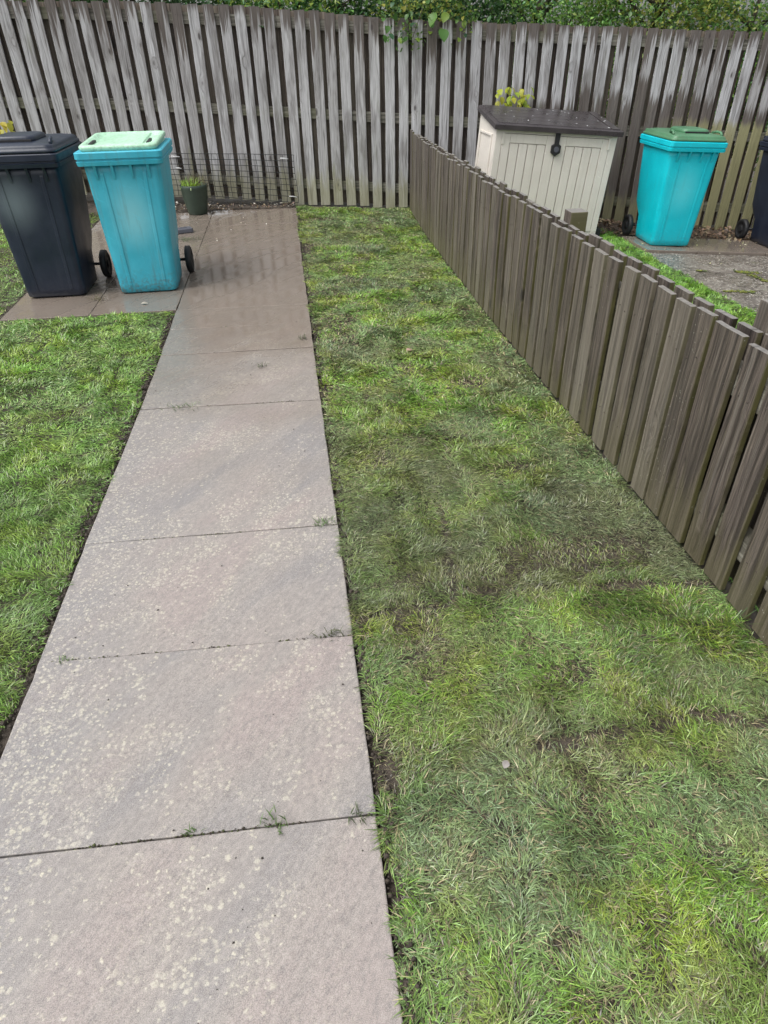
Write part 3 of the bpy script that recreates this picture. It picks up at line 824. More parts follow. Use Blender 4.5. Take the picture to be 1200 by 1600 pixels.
    for sx in (-1, 1):
        wr = []
        xc = sx * 0.268
        for (dx, rad) in ((-0.024, 0.055), (-0.024, 0.088), (-0.017, 0.1), (0.017, 0.1), (0.024, 0.088), (0.024, 0.07), (0.016, 0.064), (0.016, 0.03), (0.026, 0.024)):
            wr.append([(xc + sx * dx, 0.50 + rad * math.cos(2 * math.pi * q / 24), 0.10 + rad * math.sin(2 * math.pi * q / 24)) for q in range(24)])
        MB().loft(wr, smooth=True).build('wheel', M['rubber'], root)
    return root

wheelie_bin('blue-black wheelie bin cut off by the left edge, beside the mint-lidded one', (-1.735, 5.09, 0.0), 0.0, M['black'], M['black'], 'hood')
wheelie_bin('grubby turquoise wheelie bin with a pale mint green lid beside the path', (-1.075, 5.085, 0.0), 0.03, M['cyan'], M['mint'], 'tray', -0.03)
wheelie_bin('bright turquoise wheelie bin with a dark green lid on the patio beside the shed', (3.78, 6.50, nbz(3.78) + 0.024), -0.05, M['cyan2'], M['green'], 'hood', 0.0, NT_ANG * 0.6)
wheelie_bin('blue-black wheelie bin half out of view at the right edge on the patio', (5.13, 6.52, nbz(5.13) + 0.024), -0.03, M['black2'], M['black2'], 'hood', 0.0, NT_ANG * 0.6)

# ------------------------------------------------------------------ storage shed
shed = empty('storage_shed', (2.53, 6.88, nbz(2.53)), -0.01, NT_ANG)
tag(shed, 'cream plastic garden storage box with a dark brown sloping lid and double doors', 'storage box')
W2, D, HF, HB = 0.60, 0.66, 0.935, 1.03
b = MB()
b.box(-W2, -W2 + 0.022, 0.03, D, 0.05, HF, 0.004)
b.box(W2 - 0.022, W2, 0.03, D, 0.05, HF, 0.004)
b.box(-W2 + 0.022, W2 - 0.022, D - 0.02, D - 0.001, 0.05, HB - 0.03)
for sx in (-1, 1):   # sloping cheeks under the lid
    xa, xb = (sx * W2, sx * (W2 - 0.02))
    b.add([(xa, 0.04, HF - 0.002), (xa, D, HF - 0.002), (xa, D, HB - 0.01), (xb, 0.04, HF - 0.002), (xb, D, HF - 0.002), (xb, D, HB - 0.01)], [(0, 1, 2), (3, 5, 4), (0, 2, 5, 3), (1, 4, 5, 2)])
b.build('body', M['cream'], shed)
MB().box(-W2 + 0.002, W2 - 0.002, 0.002, D - 0.03, 0.03, 0.05).build('floor', M['brownlid'], shed)
fr = MB()
fr.box(-W2 - 0.004, -W2 + 0.062, -0.004, 0.045, 0.02, HF, 0.006)
fr.box(W2 - 0.062, W2 + 0.004, -0.004, 0.045, 0.02, HF, 0.006)
fr.box(-W2 + 0.0625, W2 - 0.0625, 0.0, 0.04, HF - 0.035, HF, 0.003)
fr.box(-W2 + 0.0625, W2 - 0.0625, 0.0, 0.04, 0.02, 0.06, 0.003)
fr.build('front_frame', M['cream'], shed)
# raised panel on each end
for sx in (-1, 1):
    e = MB()
    e.box(*(sorted((sx * (W2 + 0.001), sx * (W2 + 0.013)))), 0.12, 0.14, 0.12, HF - 0.06, 0.003)
    e.box(*(sorted((sx * (W2 + 0.001), sx * (W2 + 0.013)))), D - 0.11, D - 0.09, 0.12, HF - 0.06, 0.003)
    e.box(*(sorted((sx * (W2 + 0.001), sx * (W2 + 0.013)))), 0.1405, D - 0.1105, HF - 0.08, HF - 0.06, 0.003)
    e.build('end_panel', M['cream'], shed)
for sx in (-1, 1):
    xa, xb = (-W2 + 0.065, -0.003) if sx < 0 else (0.003, W2 - 0.065)
    dz0, dz1 = 0.063, HF - 0.038
    d_ = MB()
    d_.box(xa, xb, 0.014, 0.03, dz0, dz1)                         # backing
    sa, sb = (0.085, 0.075) if sx < 0 else (0.085, 0.075)
    ia, ib = (xa + (0.075 if sx < 0 else 0.095), xb - (0.095 if sx < 0 else 0.075))
    d_.box(xa, ia, -0.006, 0.0138, dz0, dz1, 0.003)
    d_.box(ib, xb, -0.006, 0.0138, dz0, dz1, 0.003)
    d_.box(ia + 0.0005, ib - 0.0005, -0.006, 0.0138, dz1 - 0.075, dz1, 0.003)
    door = d_.build('door', M['cream'], shed)
    pw_ = (ib - ia - 0.006) / 4
    for q in range(4):
        MB().box(ia + 0.005 + q * pw_ + 0.0025, ia + 0.003 + (q + 1) * pw_ - 0.0025, -0.004, 0.0135, dz0 + 0.01, dz1 - 0.081, 0.003).build('plank', M['cream'], door)
    MB().box(sx * (W2 - 0.07) - 0.012, sx * (W2 - 0.07) + 0.012, -0.014, -0.0065, dz1 - 0.09, dz1 + 0.01, 0.003).build('hinge', M['cream'], shed)
# lid: sloping slab with overhang and planked top
def lz(y): return HF + 0.004 + (HB - HF) * (y + 0.05) / (D + 0.08)
lm = MB()
ya, yb_ = -0.05, D + 0.03
xo = W2 + 0.035
lm.add([(-xo, ya, lz(ya) - 0.012), (xo, ya, lz(ya) - 0.012), (xo, yb_, lz(yb_)), (-xo, yb_, lz(yb_)),
        (-xo, ya, lz(ya) + 0.028), (xo, ya, lz(ya) + 0.028), (xo, yb_, lz(yb_) + 0.035), (-xo, yb_, lz(yb_) + 0.035),
        (-xo + 0.02, ya + 0.02, lz(ya) + 0.040), (xo - 0.02, ya + 0.02, lz(ya) + 0.040), (xo - 0.02, yb_ - 0.02, lz(yb_) + 0.045), (-xo + 0.02, yb_ - 0.02, lz(yb_) + 0.045)],
       [(0, 3, 2, 1), (0, 1, 5, 4), (1, 2, 6, 5), (2, 3, 7, 6), (3, 0, 4, 7), (4, 5, 9, 8), (5, 6, 10, 9), (6, 7, 11, 10), (7, 4, 8, 11), (8, 9, 10, 11)])
lid = lm.build('lid', M['brownlid'], shed)
npl = 5
for q in range(npl):
    y0 = ya + 0.03 + q * (yb_ - ya - 0.06) / npl; y1 = y0 + (yb_ - ya - 0.06) / npl - 0.008
    xr = xo - 0.12 - 0.0 * q
    zz = lambda yy: lz(ya) + 0.040 + (lz(yb_) + 0.045 - lz(ya) - 0.040) * (yy - ya - 0.02) / (yb_ - ya - 0.04)
    v = [(-xo + 0.04, y0, zz(y0) + 0.0005), (xr, y0, zz(y0) + 0.0005), (xr, y1, zz(y1) + 0.0005), (-xo + 0.04, y1, zz(y1) + 0.0005),
         (-xo + 0.043, y0 + 0.003, zz(y0) + 0.007), (xr - 0.003, y0 + 0.003, zz(y0) + 0.007), (xr - 0.003, y1 - 0.003, zz(y1) + 0.007), (-xo + 0.043, y1 - 0.003, zz(y1) + 0.007)]
    MB().add(v, [(4, 5, 6, 7), (0, 1, 5, 4), (1, 2, 6, 5), (2, 3, 7, 6), (3, 0, 4, 7), (0, 3, 2, 1)]).build('plank', M['brownlid'], lid)
v = [(xo - 0.11, ya + 0.03), (xo - 0.03, ya + 0.03), (xo - 0.03, yb_ - 0.03), (xo - 0.11, yb_ - 0.03)]
MB().add([(a_, b_, zz(b_) + 0.0005) for a_, b_ in v] + [(a_, b_, zz(b_) + 0.007) for a_, b_ in v], [(4, 5, 6, 7), (0, 1, 5, 4), (1, 2, 6, 5), (2, 3, 7, 6), (3, 0, 4, 7), (0, 3, 2, 1)]).build('plank', M['brownlid'], lid)
# black hexagonal latch on its strap
lt = MB().box(-0.022, 0.022, -0.030, -0.0075, HF - 0.10, HF - 0.012, 0.004)
hexr = lambda rad, y_: [(rad * math.sin(math.pi / 3 * q), y_, HF - 0.145 + rad * 1.12 * math.cos(math.pi / 3 * q)) for q in range(6)]
lt.loft([hexr(0.052, -0.0075), hexr(0.055, -0.02), hexr(0.05, -0.036)], smooth=False)
latch = lt.build('latch', M['rubber'], shed)
MB().loft([[(0.024 * math.cos(math.pi / 8 * q), y_, HF - 0.145 + 0.024 * math.sin(math.pi / 8 * q)) for q in range(16)] for y_ in (-0.036, -0.043)], smooth=False).build('keyhole_disc', M['greyblk'], latch)
for sx in (-1, 1):
    MB().box(sx * (W2 - 0.05) - 0.055, sx * (W2 - 0.05) + 0.055, -0.012, 0.09, -0.02, 0.019, 0.004).build('foot', M['brownlid'], shed)
MB().box(W2 + 0.006, W2 + 0.07, 0.03, 0.2, -0.03, 0.085, 0.006).build('base_block', M['rubber'], shed)

# droppings / petals fallen on the lid
pt = MB()
for q in range(22):
    xx = random.uniform(-0.5, 0.58); yy = random.uniform(0.0, 0.6); r_ = random.uniform(0.004, 0.010)
    zz0 = zz(yy) + 0.0078
    pt.add([(xx - r_, yy, zz0), (xx, yy - r_ * 1.4, zz0), (xx + r_, yy, zz0), (xx, yy + r_ * 1.2, zz0), (xx, yy, zz0 + 0.003)], [(0, 1, 4), (1, 2, 4), (2, 3, 4), (3, 0, 4)])
o = pt.build('fallen_petals', M['tie'])
o.matrix_world = shed.matrix_basis
tag(o, 'pale petals scattered on the storage box lid', kind='stuff')

# ------------------------------------------------------------------ pot, mesh panel, small things
potr = empty('flower_pot', (-0.985, 7.93, 0.0))
tag(potr, 'round dark green plant pot by the fence at the path end', 'plant pot')
pr = [(0.0, 0.095), (0.01, 0.102), (0.06, 0.112), (0.16, 0.13), (0.24, 0.139), (0.255, 0.143), (0.285, 0.145), (0.29, 0.140), (0.27, 0.130), (0.235, 0.125)]
MB().loft([[(r_ * math.cos(2 * math.pi * q / 32), r_ * math.sin(2 * math.pi * q / 32), z) for q in range(32)] for z, r_ in pr], smooth=True).build('pot', M['pot'], potr)
MB().loft([[(0.126 * math.cos(2 * math.pi * q / 16), 0.126 * math.sin(2 * math.pi * q / 16), 0.25)for q in range(16)], [(0.06 * math.cos(2 * math.pi * q / 16), 0.06 * math.sin(2 * math.pi * q / 16), 0.268) for q in range(16)]], smooth=True).build('compost', M['soil'], potr)

def blades(bases, az, lean, L, wd, cols, seg3=False, droop=0.5):
    """numpy grass / leaf blades; returns verts, tris, vertex colours"""
    n = len(bases)
    d = np.stack([np.cos(az), np.sin(az), np.zeros(n)], 1)
    up = np.array([0, 0, 1.0])
    side = np.stack([-np.sin(az), np.cos(az), np.zeros(n)], 1)
    tw = rng.normal(0, 0.5, n)
    side = side * np.cos(tw)[:, None] + up * np.sin(tw)[:, None] * 0.7
    K = 4 if seg3 else 3
    pts = [bases]
    for q in range(1, K):
        ang = np.clip(lean * (0.45 + droop * q / (K - 1) * 1.3), 0, 1.62)
        step = (L / (K - 1))[:, None] * (d * np.sin(ang)[:, None] + up * np.cos(ang)[:, None])
        pts.append(pts[-1] + step)
    wfac = [0.8, 1.0, 0.75] if seg3 else [0.85, 1.0]
    V = []; 
    for q in range(K - 1):
        hw = (wd * wfac[q] / 2)[:, None] * side
        V += [pts[q] - hw, pts[q] + hw]
    V.append(pts[-1])
    nv = len(V)
    verts = np.stack(V, 1).reshape(-1, 3)
    base = (np.arange(n) * nv)[:, None]
    T = []
    for q in range(K - 2):
        i0 = q * 2
        T += [base + np.array([[i0, i0 + 1, i0 + 3]]), base + np.array([[i0, i0 + 3, i0 + 2]])]
    i0 = (K - 2) * 2
    T.append(base + np.array([[i0, i0 + 1, i0 + 2]]))
    return verts, np.concatenate(T), np.repeat(cols, nv, axis=0)

def blade_obj(name, mat, *a, parent=None, loc=(0, 0, 0), **k):
    v, t, c = blades(*a, **k)
    me = mesh_np(name, v, tris=t)
    set_col(me, c)
    return link(name, me, mat, parent, loc)

n = 130
blade_obj('green_shoots', M['grass'], np.stack([rng.normal(-0.02, 0.045, n), rng.normal(-0.03, 0.04, n), np.full(n, 0.255)], 1), rng.uniform(0, 6.28, n), rng.uniform(0.5, 1.2, n),
          rng.uniform(0.07, 0.15, n), rng.uniform(0.004, 0.009, n), np.array([0.30, 0.48, 0.06]) * rng.uniform(0.7, 1.2, (n, 1)), parent=potr, seg3=True)
n = 130
blade_obj('dry_stems', M['grass'], np.stack([rng.normal(0.02, 0.05, n), rng.normal(0.0, 0.05, n), np.full(n, 0.255)], 1), rng.uniform(0, 6.28, n), rng.uniform(0.1, 0.8, n),
          rng.uniform(0.05, 0.19, n), rng.uniform(0.002, 0.006, n), np.where(rng.random((n, 1)) < 0.5, np.array([[0.16, 0.15, 0.06]]), np.array([[0.12, 0.085, 0.05]])), parent=potr, seg3=True)

mp = empty('wire_mesh_panel', (-0.56, 8.17, 0.06))
tag(mp, 'black wire mesh panel tied against the fence foot behind the pot', 'mesh panel')
def mp_pt(u, v):   # u across 0..1, v up 0..1
    xx = -1.32 + u * 1.43
    zb = float(lerp_tab(xx, ZB)) + 0.02
    zt = 0.565 - 0.06 * u
    zz_ = zb + (zt - zb) * v
    return Vector((xx + 0.01 * math.sin(v * 5 + u * 7), fence_y(xx) - 0.03 - 0.05 * v * (0.4 + 0.6 * math.sin(u * 5) ** 2) - 0.015, zz_)) - mp.location
for q in range(25):
    u = q / 24
    MB().tube([mp_pt(u, v / 5) for v in range(6)], 0.0029, 4).build('wire', M['wire'], mp)
for q in range(9):
    MB().tube([mp_pt(u / 12, q / 8) + Vector((0, -0.003, 0)) for u in range(13)], 0.0029, 4).build('wire', M['wire'], mp)
for (u, v, l_) in ((0.09, 0.93, 0.085), (0.11, 0.66, 0.06), (0.90, 0.93, 0.085), (0.93, 0.13, 0.085)):
    p0 = mp_pt(u, v) + Vector((0, -0.008, 0)); p1 = mp_pt(u + l_ / 1.43, v) + Vector((0, -0.008, -0.004))
    MB().tube([p0, (p0 + p1) / 2 + Vector((0, -0.004, 0.003)), p1], 0.005, 5).build('cable_tie', M['tie'], mp)

blk = MB()
blk.loft([rrect(-0.095, 0.095, -0.05, 0.05, 0.015, 0.0, 3), rrect(-0.098, 0.098, -0.053, 0.053, 0.016, 0.008, 3), rrect(-0.092, 0.094, -0.048, 0.05, 0.016, 0.036, 3), rrect(-0.084, 0.088, -0.04, 0.044, 0.014, 0.042, 3)], smooth=False)
blk.box(-0.03, 0.045, -0.012, 0.012, 0.0415, 0.046, 0.002)
o = blk.build('plastic_block', M['greyblk'], None, (-1.05, 7.03, 0.0))
o.rotation_euler = (0, 0, 0.35)
tag(o, 'flat slate-grey plastic block lying on the wet path behind the turquoise bin', 'block')

# ------------------------------------------------------------------ lawns
BRIGHT = np.array([0.20, 0.37, 0.05]); DEEP = np.array([0.115, 0.205, 0.042]); YEL = np.array([0.33, 0.40, 0.06])
STRAW = np.array([0.40, 0.35, 0.20]); BROWN = np.array([0.12, 0.10, 0.06]); COOL = np.array([0.21, 0.29, 0.145])
def seg_dist(x, y, x0, y0, x1, y1):
    dx, dy = x1 - x0, y1 - y0
    t = np.clip(((x - x0) * dx + (y - y0) * dy) / (dx * dx + dy * dy), 0, 1)
    return np.hypot(x - x0 - t * dx, y - y0 - t * dy)
SEAMS = [(0.09, 1.47, 0.42, 1.50), (0.09, 1.475, 0.42, 1.505), (0.42, 1.50, 0.47, 2.05), (0.47, 1.56, 1.25, 1.47), (0.50, 0.95, 0.95, 0.98), (0.95, 0.98, 1.25, 0.9)]
WORN = [(0.98, 1.70, 0.34, 0.12, 0.7), (0.62, 1.62, 0.18, 0.10, 0.5), (0.68, 1.17, 0.08, 0.05, 0.5), (0.40, 0.52, 0.06, 0.03, 0.8), (0.62, 0.545, 0.05, 0.03, 0.5), (0.13, 6.2, 0.09, 0.25, 0.9),
        (0.25, 1.62, 0.12, 0.06, 0.5), (0.11, 0.95, 0.03, 0.12, 0.9), (0.60, 1.30, 0.05, 0.03, 0.4)]
def lawn(name, label, x0, x1, y0, y1, inside, dens, lush=0.0, wornlist=(), seams=(), seed=1, near=True, hmul=1.0):
    area = (x1 - x0) * (y1 - y0)
    N = int(area * dens)
    x = rng.uniform(x0, x1, N); y = rng.uniform(y0, y1, N)
    keep = inside(x, y)
    # more tufts where noise is high; thin where the turf is worn or seams open
    tuft = fbm(x, y, 14, seed + 3)
    p = 0.75 + 0.7 * sstep(tuft, 0.35, 0.65)
    worn = np.zeros(N)
    for (wx, wy, rx, ry, s_) in wornlist:
        e = np.sqrt(((x - wx) / rx) ** 2 + ((y - wy) / ry) ** 2) + (fbm(x, y, 12, seed + 60) - 0.5) * 1.3
        worn = np.maximum(worn, s_ * (1 - sstep(e, 0.5, 1.25)))
    for sg in seams:
        dd = seg_dist(x, y, *sg) + (fbm(x, y, 10, seed + 70) - 0.5) * 0.05
        worn = np.maximum(worn, 0.9 * (1 - sstep(dd, 0.004, 0.028)))
    thin = fbm(x, y, 3.5, seed + 9, 4)
    worn = np.maximum(worn, (1 - lush) * 0.55 * sstep(thin, 0.58, 0.74))
    p = p * (1 - worn * 0.85)
    # distance thinning keeps the blade count down where blades are far smaller than a pixel
    dist = np.hypot(x, y)
    p = p * np.clip(1.7 / np.maximum(dist, 0.9), 0.30, 1.0)
    keep &= rng.random(N) < p
    x = x[keep]; y = y[keep]; worn = worn[keep]; tuft = tuft[keep]; dist = dist[keep]
    N = len(x)
    flat = fbm(x, y, 5.5, seed + 21, 4)                 # rain-flattened swathes
    ang = 6.28 * 2.2 * vn(x, y, 4.2, seed + 31) + 3.0 * (vn(x, y, 12.0, seed + 33) - 0.5)
    az = ang + rng.normal(0, 0.95, N)
    lean = np.clip(1.08 + 0.45 * sstep(flat, 0.36, 0.60) + rng.normal(0, 0.22, N) - 0.35 * lush, 0.4, 1.6)
    Lb = hmul * rng.uniform(0.016, 0.042, N) * (0.75 + 0.6 * tuft) * (1 - 0.45 * worn)
    wd = rng.uniform(0.0012, 0.0027, N) * np.clip(dist / 1.8, 0.95, 2.3)
    hue = fbm(x, y, 4.5, seed + 41, 4); hue2 = fbm(x, y, 9.0, seed + 47, 3)
    r1 = rng.random(N)
    a1 = sstep(hue + rng.normal(0, 0.08, N), 0.40, 0.60)[:, None]
    c = DEEP * (1 - a1) + BRIGHT * a1
    a2 = (sstep(hue2 + rng.normal(0, 0.1, N), 0.50, 0.70) * 0.75)[:, None]
    c = c * (1 - a2) + YEL * a2
    big_ = (sstep(fbm(x, y, 2.6, seed + 51, 3), 0.50, 0.64) * 0.5 * (1 - lush))[:, None]
    c = c * (1 - big_) + np.array([0.20, 0.265, 0.165]) * big_  # broad patches of wet sheen painted into the blade colour
    a3 = (sstep(flat + rng.normal(0, 0.06, N), 0.50, 0.66) * 0.5)[:, None]
    c = c * (1 - a3) + COOL * a3  # flattened blades: sky sheen painted as a paler grey-green
    s1 = (r1 < 0.10 * (1 - 0.7 * lush) + 0.22 * worn)
    c[s1] = STRAW * rng.uniform(0.6, 1.1, (s1.sum(), 1))
    s2 = (r1 > 0.88 + 0.10 * lush - 0.38 * worn) & ~s1
    c[s2] = BROWN * rng.uniform(0.6, 1.2, (s2.sum(), 1))
    dry = (sstep(fbm(x, y, 3.0, seed + 91, 4) + 0.10 * np.exp(-((y - 1.9) / 0.6) ** 2) + rng.normal(0, 0.07, N), 0.52, 0.70) * 0.38 * (1 - 0.6 * lush))[:, None]
    c = c * (1 - dry) + np.array([0.21, 0.20, 0.105]) * dry
    dull = ((sstep(y, 1.44, 1.56) * (1 - sstep(y, 1.9, 2.9)) * (0.35 + 0.9 * vn(x, y, 4.0, seed + 95))) * (1 - lush) * 0.6)[:, None]
    c = c * (1 - dull) + np.array([0.135, 0.15, 0.085]) * dull
    if lush > 0: c = c * (1 - 0.45 * lush) + np.array([0.19, 0.47, 0.04]) * 0.45 * lush
    c = c * rng.uniform(0.42, 1.62, (N, 1))
    z = ground_z(x, y) - 0.006
    base = np.stack([x, y, z], 1)
    nearm = dist < 2.4
    vs, ts, cs, off = [], [], [], 0
    for msk, s3 in ((nearm, True), (~nearm, False)):
        if msk.sum() == 0: continue
        v, t, cc = blades(base[msk], az[msk], lean[msk], Lb[msk], wd[msk], c[msk], seg3=s3, droop=0.75)
        vs.append(v); ts.append(t + off); cs.append(cc); off += len(v)
    me = mesh_np(name, np.concatenate(vs), tris=np.concatenate(ts))
    set_col(me, np.concatenate(cs))
    o = link(name, me, M['grass'])
    tag(o, label, kind='stuff')
    return len(me.polygons)
nt_ = 0
edge_r = lambda x, y: 0.083 + 0.03 * (fbm(x * 0 + 5, y, 6, 77) - 0.45)
nt_ += lawn('lawn_grass', 'patchy rain-flattened turf between the path and the picket fence', 0.07, 1.42, -0.4, 8.1,
     lambda x, y: (x > edge_r(x, y)) & (x < pick_x(y) - 0.005), 74000, 0.0, WORN, SEAMS, 11)
edge_l = lambda x, y: xl(y) - 0.014 - 0.05 * (fbm(x * 0 + 9, y, 6, 79) - 0.38)
nt_ += lawn('lawn_grass', 'lusher green turf left of the path in front of the bins', -3.6, -0.84, 0.3, 4.68,
     lambda x, y: (x < edge_l(x, y)) & (y < 4.60 + 0.05 * fbm(x, y * 0, 9, 81)) & (x > -1.5 - 0.75 * y), 42000, 0.45, [(-1.35, 1.95, 0.06, 0.05, 0.9), (-1.3, 1.62, 0.06, 0.05, 0.9), (-2.1, 3.0, 0.3, 0.2, 0.5)], (), 211)
nt_ += lawn('lawn_grass', 'strip of turf left of the bin pad', -4.2, -2.02, 4.68, 8.1, lambda x, y: x < -2.03 + 0.02 * fbm(x, y, 6, 83), 16000, 0.4, (), (), 311)
nt_ += lawn('lawn_grass', 'vivid green grass verge between the picket fence and the patio', 1.4, 3.5, 1.2, 7.3,
     lambda x, y: (x > pick_x(y) + 0.11) & (x < 3.42 + 0.06 * (fbm(x, y, 5, 85) - 0.3)) & ~((x > 1.92) & (x < 3.16) & (y > 6.85)) & (x > 0.30 * y), 30000, 1.0, (), (), 411, hmul=1.3)
print('grass tris', nt_)

def lumps(name, label, pts, sizes, cols, mat, kind='stuff'):
    """joined irregular clods: squashed octahedra"""
    o8 = np.array([[1, 0, 0], [0, 1, 0], [-1, 0, 0], [0, -1, 0], [0, 0, 0.7], [0, 0, -0.5]], float)
    f8 = np.array([[0, 1, 4], [1, 2, 4], [2, 3, 4], [3, 0, 4], [1, 0, 5], [2, 1, 5], [3, 2, 5], [0, 3, 5]])
    n = len(pts)
    a = rng.uniform(0, 6.28, n)
    V = np.repeat(o8[None], n, 0) * rng.uniform(0.6, 1.25, (n, 6, 1)) * np.asarray(sizes)[:, None, None]
    ca, sa = np.cos(a)[:, None], np.sin(a)[:, None]
    Vx = V[:, :, 0] * ca - V[:, :, 1] * sa; Vy = V[:, :, 0] * sa + V[:, :, 1] * ca
    V = np.stack([Vx, Vy, V[:, :, 2]], 2) + np.asarray(pts)[:, None, :]
    T = (np.arange(n) * 6)[:, None, None] + f8[None]
    me = mesh_np(name, V.reshape(-1, 3), tris=T.reshape(-1, 3))
    if cols is not None: set_col(me, np.repeat(cols, 6, 0))
    o = link(name, me, mat)
    tag(o, label, kind=kind)
    return o
for par, ns in ((tall, NAILS_T), (pick, NAILS_P)):
    P_ = np.array(ns) - np.array(par.location[:])
    o = lumps('nails', 'small rusty nail heads along the rails', P_, rng.uniform(0.0028, 0.0042, len(P_)), np.repeat(np.array([[0.06, 0.045, 0.038]]), len(P_), 0), M['litter'])
    o.parent = par
n = 1700
yy = rng.uniform(0.3, 4.6, n); xx = xl(yy) - 0.004 - rng.uniform(0, 0.05, n)
lumps('soil_clods', 'crumbly soil along the left edge of the path', np.stack([xx, yy, rng.uniform(-0.012, 0.003, n)], 1), rng.uniform(0.003, 0.010, n), None, M['soil'])
n = 1800
yy = rng.uniform(0.2, 8.0, n); xx = 0.076 + rng.uniform(0, 0.035, n)
lumps('soil_clods', 'crumbly soil along the right edge of the path', np.stack([xx, yy, rng.uniform(-0.012, 0.003, n)], 1), rng.uniform(0.003, 0.009, n), None, M['soil'])

# fallen leaves under the fence
def litter(name, label, pts, size, pal):
    n = len(pts)
    az = rng.uniform(0, 6.28, n)
    L = rng.uniform(0.6, 1.3, n) * size
    tilt = rng.normal(0, 0.45, n); roll = rng.normal(0, 0.4, n)
    d = np.stack([np.cos(az) * np.cos(tilt), np.sin(az) * np.cos(tilt), np.sin(tilt)], 1)
    s = np.stack([-np.sin(az) * np.cos(roll), np.cos(az) * np.cos(roll), np.sin(roll)], 1)
    P = np.asarray(pts)
    V = np.stack([P - d * (L / 2)[:, None], P + s * (L * 0.3)[:, None] - d * (L * 0.05)[:, None], P + d * (L / 2)[:, None], P - s * (L * 0.3)[:, None] - d * (L * 0.05)[:, None]], 1)
    V[:, 1, 2] += L * 0.12; V[:, 3, 2] += L * 0.12
    T = (np.arange(n) * 4)[:, None, None] + np.array([[0, 1, 2], [0, 2, 3]])[None]
    me = mesh_np(name, V.reshape(-1, 3), tris=T.reshape(-1, 3))
    cols = np.asarray(pal)[rng.integers(0, len(pal), n)] * rng.uniform(0.6, 1.3, (n, 1))
    set_col(me, np.repeat(cols, 4, 0))
    o = link(name, me, M['litter'])
    tag(o, label, kind='stuff')
PAL = [(0.16, 0.10, 0.06), (0.22, 0.15, 0.09), (0.10, 0.06, 0.04), (0.30, 0.24, 0.15), (0.19, 0.13, 0.10)]
n = 1500
xx = rng.uniform(3.2, 6.2, n); yy = np.array([fence_y(q) for q in xx]) - rng.uniform(0.0, 0.78, n) ** 1.0
keep = yy > 6.86 + 0.05 * rng.random(n); xx, yy = xx[keep], yy[keep]
litter('leaf_litter', 'brown leaf litter heaped along the fence foot on the patio side', np.stack([xx, yy, ground_z(xx, yy) + rng.uniform(0.0, 0.03, len(xx))], 1), 0.05, PAL)
n = 420
xx = rng.uniform(-2.0, 0.08, n); yy = 8.0 + rng.uniform(0.02, 0.24, n)
litter('leaf_litter', 'dead leaves and chips at the fence foot behind the path', np.stack([xx, yy, ground_z(xx, yy) + rng.uniform(0.0, 0.02, n)], 1), 0.035, PAL + [(0.45, 0.42, 0.36), (0.5, 0.47, 0.42)])
n = 90
xx = rng.uniform(3.5, 5.6, n); yy = rng.uniform(5.9, 6.9, n)
litter('leaf_litter', 'pale petals and leaf scraps on the patio slabs', np.stack([xx, yy, nbz(xx) + 0.012 + 0.018 * (yy > 6.34)], 1), 0.022, [(0.5, 0.48, 0.36), (0.4, 0.4, 0.2), (0.3, 0.24, 0.15)])
n = 46
xx = rng.uniform(-1.4, -0.2, n); yy = rng.uniform(6.6, 7.95, n)
litter('leaf_litter', 'pale scraps floating on the wet slabs by the pot', np.stack([xx, yy, np.full(n, 0.002)], 1), 0.02, [(0.5, 0.48, 0.42), (0.4, 0.36, 0.28)])

# moss in the patio joints
def moss(x0, y0, x1, y1, n, wid):
    t = rng.random(n)
    x = x0 + (x1 - x0) * t + rng.normal(0, wid, n); y = y0 + (y1 - y0) * t + rng.normal(0, wid, n)
    return np.stack([x, y, nbz(x) + 0.002 + rng.uniform(0, 0.004, n)], 1)
mpts = np.concatenate([moss(4.0, 5.67, 4.22, 5.665, 110, 0.022), moss(4.10, 5.62, 4.11, 5.36, 70, 0.016), moss(3.50, 5.045, 3.62, 5.045, 45, 0.008), moss(3.64, 5.045, 3.78, 5.045, 80, 0.012), moss(3.6, 5.67, 3.7, 5.67, 25, 0.012)])
n = len(mpts)
mcol = np.where(rng.random((n, 1)) < 0.6, np.array([[0.22, 0.24, 0.03]]), np.array([[0.10, 0.15, 0.03]])) * rng.uniform(0.6, 1.2, (n, 1))
lumps('moss', 'yellow-green moss filling the patio joints', mpts, rng.uniform(0.006, 0.014, n), mcol, M['grass'])

# weeds and cut grass on the path
def tuft(label, x, y, n, spread, Lr, col, z=0.0, lean=(0.6, 1.5), elong=1.0, name='weed_tuft', cat='weed'):
    b_ = np.stack([rng.normal(0, spread * elong, n), rng.normal(0, spread, n), np.full(n, 0.0)], 1)
    c = np.asarray(col) * rng.uniform(0.55, 1.35, (n, 1))
    o = blade_obj(name, M['grass'], b_, rng.uniform(0, 6.28, n), rng.uniform(*lean, n), rng.uniform(*Lr, n), rng.uniform(0.0018, 0.0035, n), c, loc=(x, y, z), seg3=True, droop=0.6)
    tag(o, label, cat, 'weeds and grass scraps on the path')
G1 = (0.10, 0.17, 0.05); G2 = (0.07, 0.10, 0.035)
tuft('leafy green sprig lying across the left half of the wide dark path joint', -0.62, 3.09, 40, 0.02, (0.02, 0.045), G1, elong=2.2)
tuft('dark green grass scrap on the middle of a slab beyond the wide joint', -0.23, 3.55, 34, 0.014, (0.02, 0.045), G2, elong=1.8)
tuft('small grass tuft at the right path edge just beyond the grass scrap', 0.015, 3.93, 30, 0.012, (0.02, 0.045), G2, lean=(0.3, 1.2))
tuft('thin grass tuft growing from the joint at the right edge halfway along', 0.03, 2.0, 40, 0.010, (0.015, 0.04), G1, lean=(0.5, 1.5), elong=3.0)
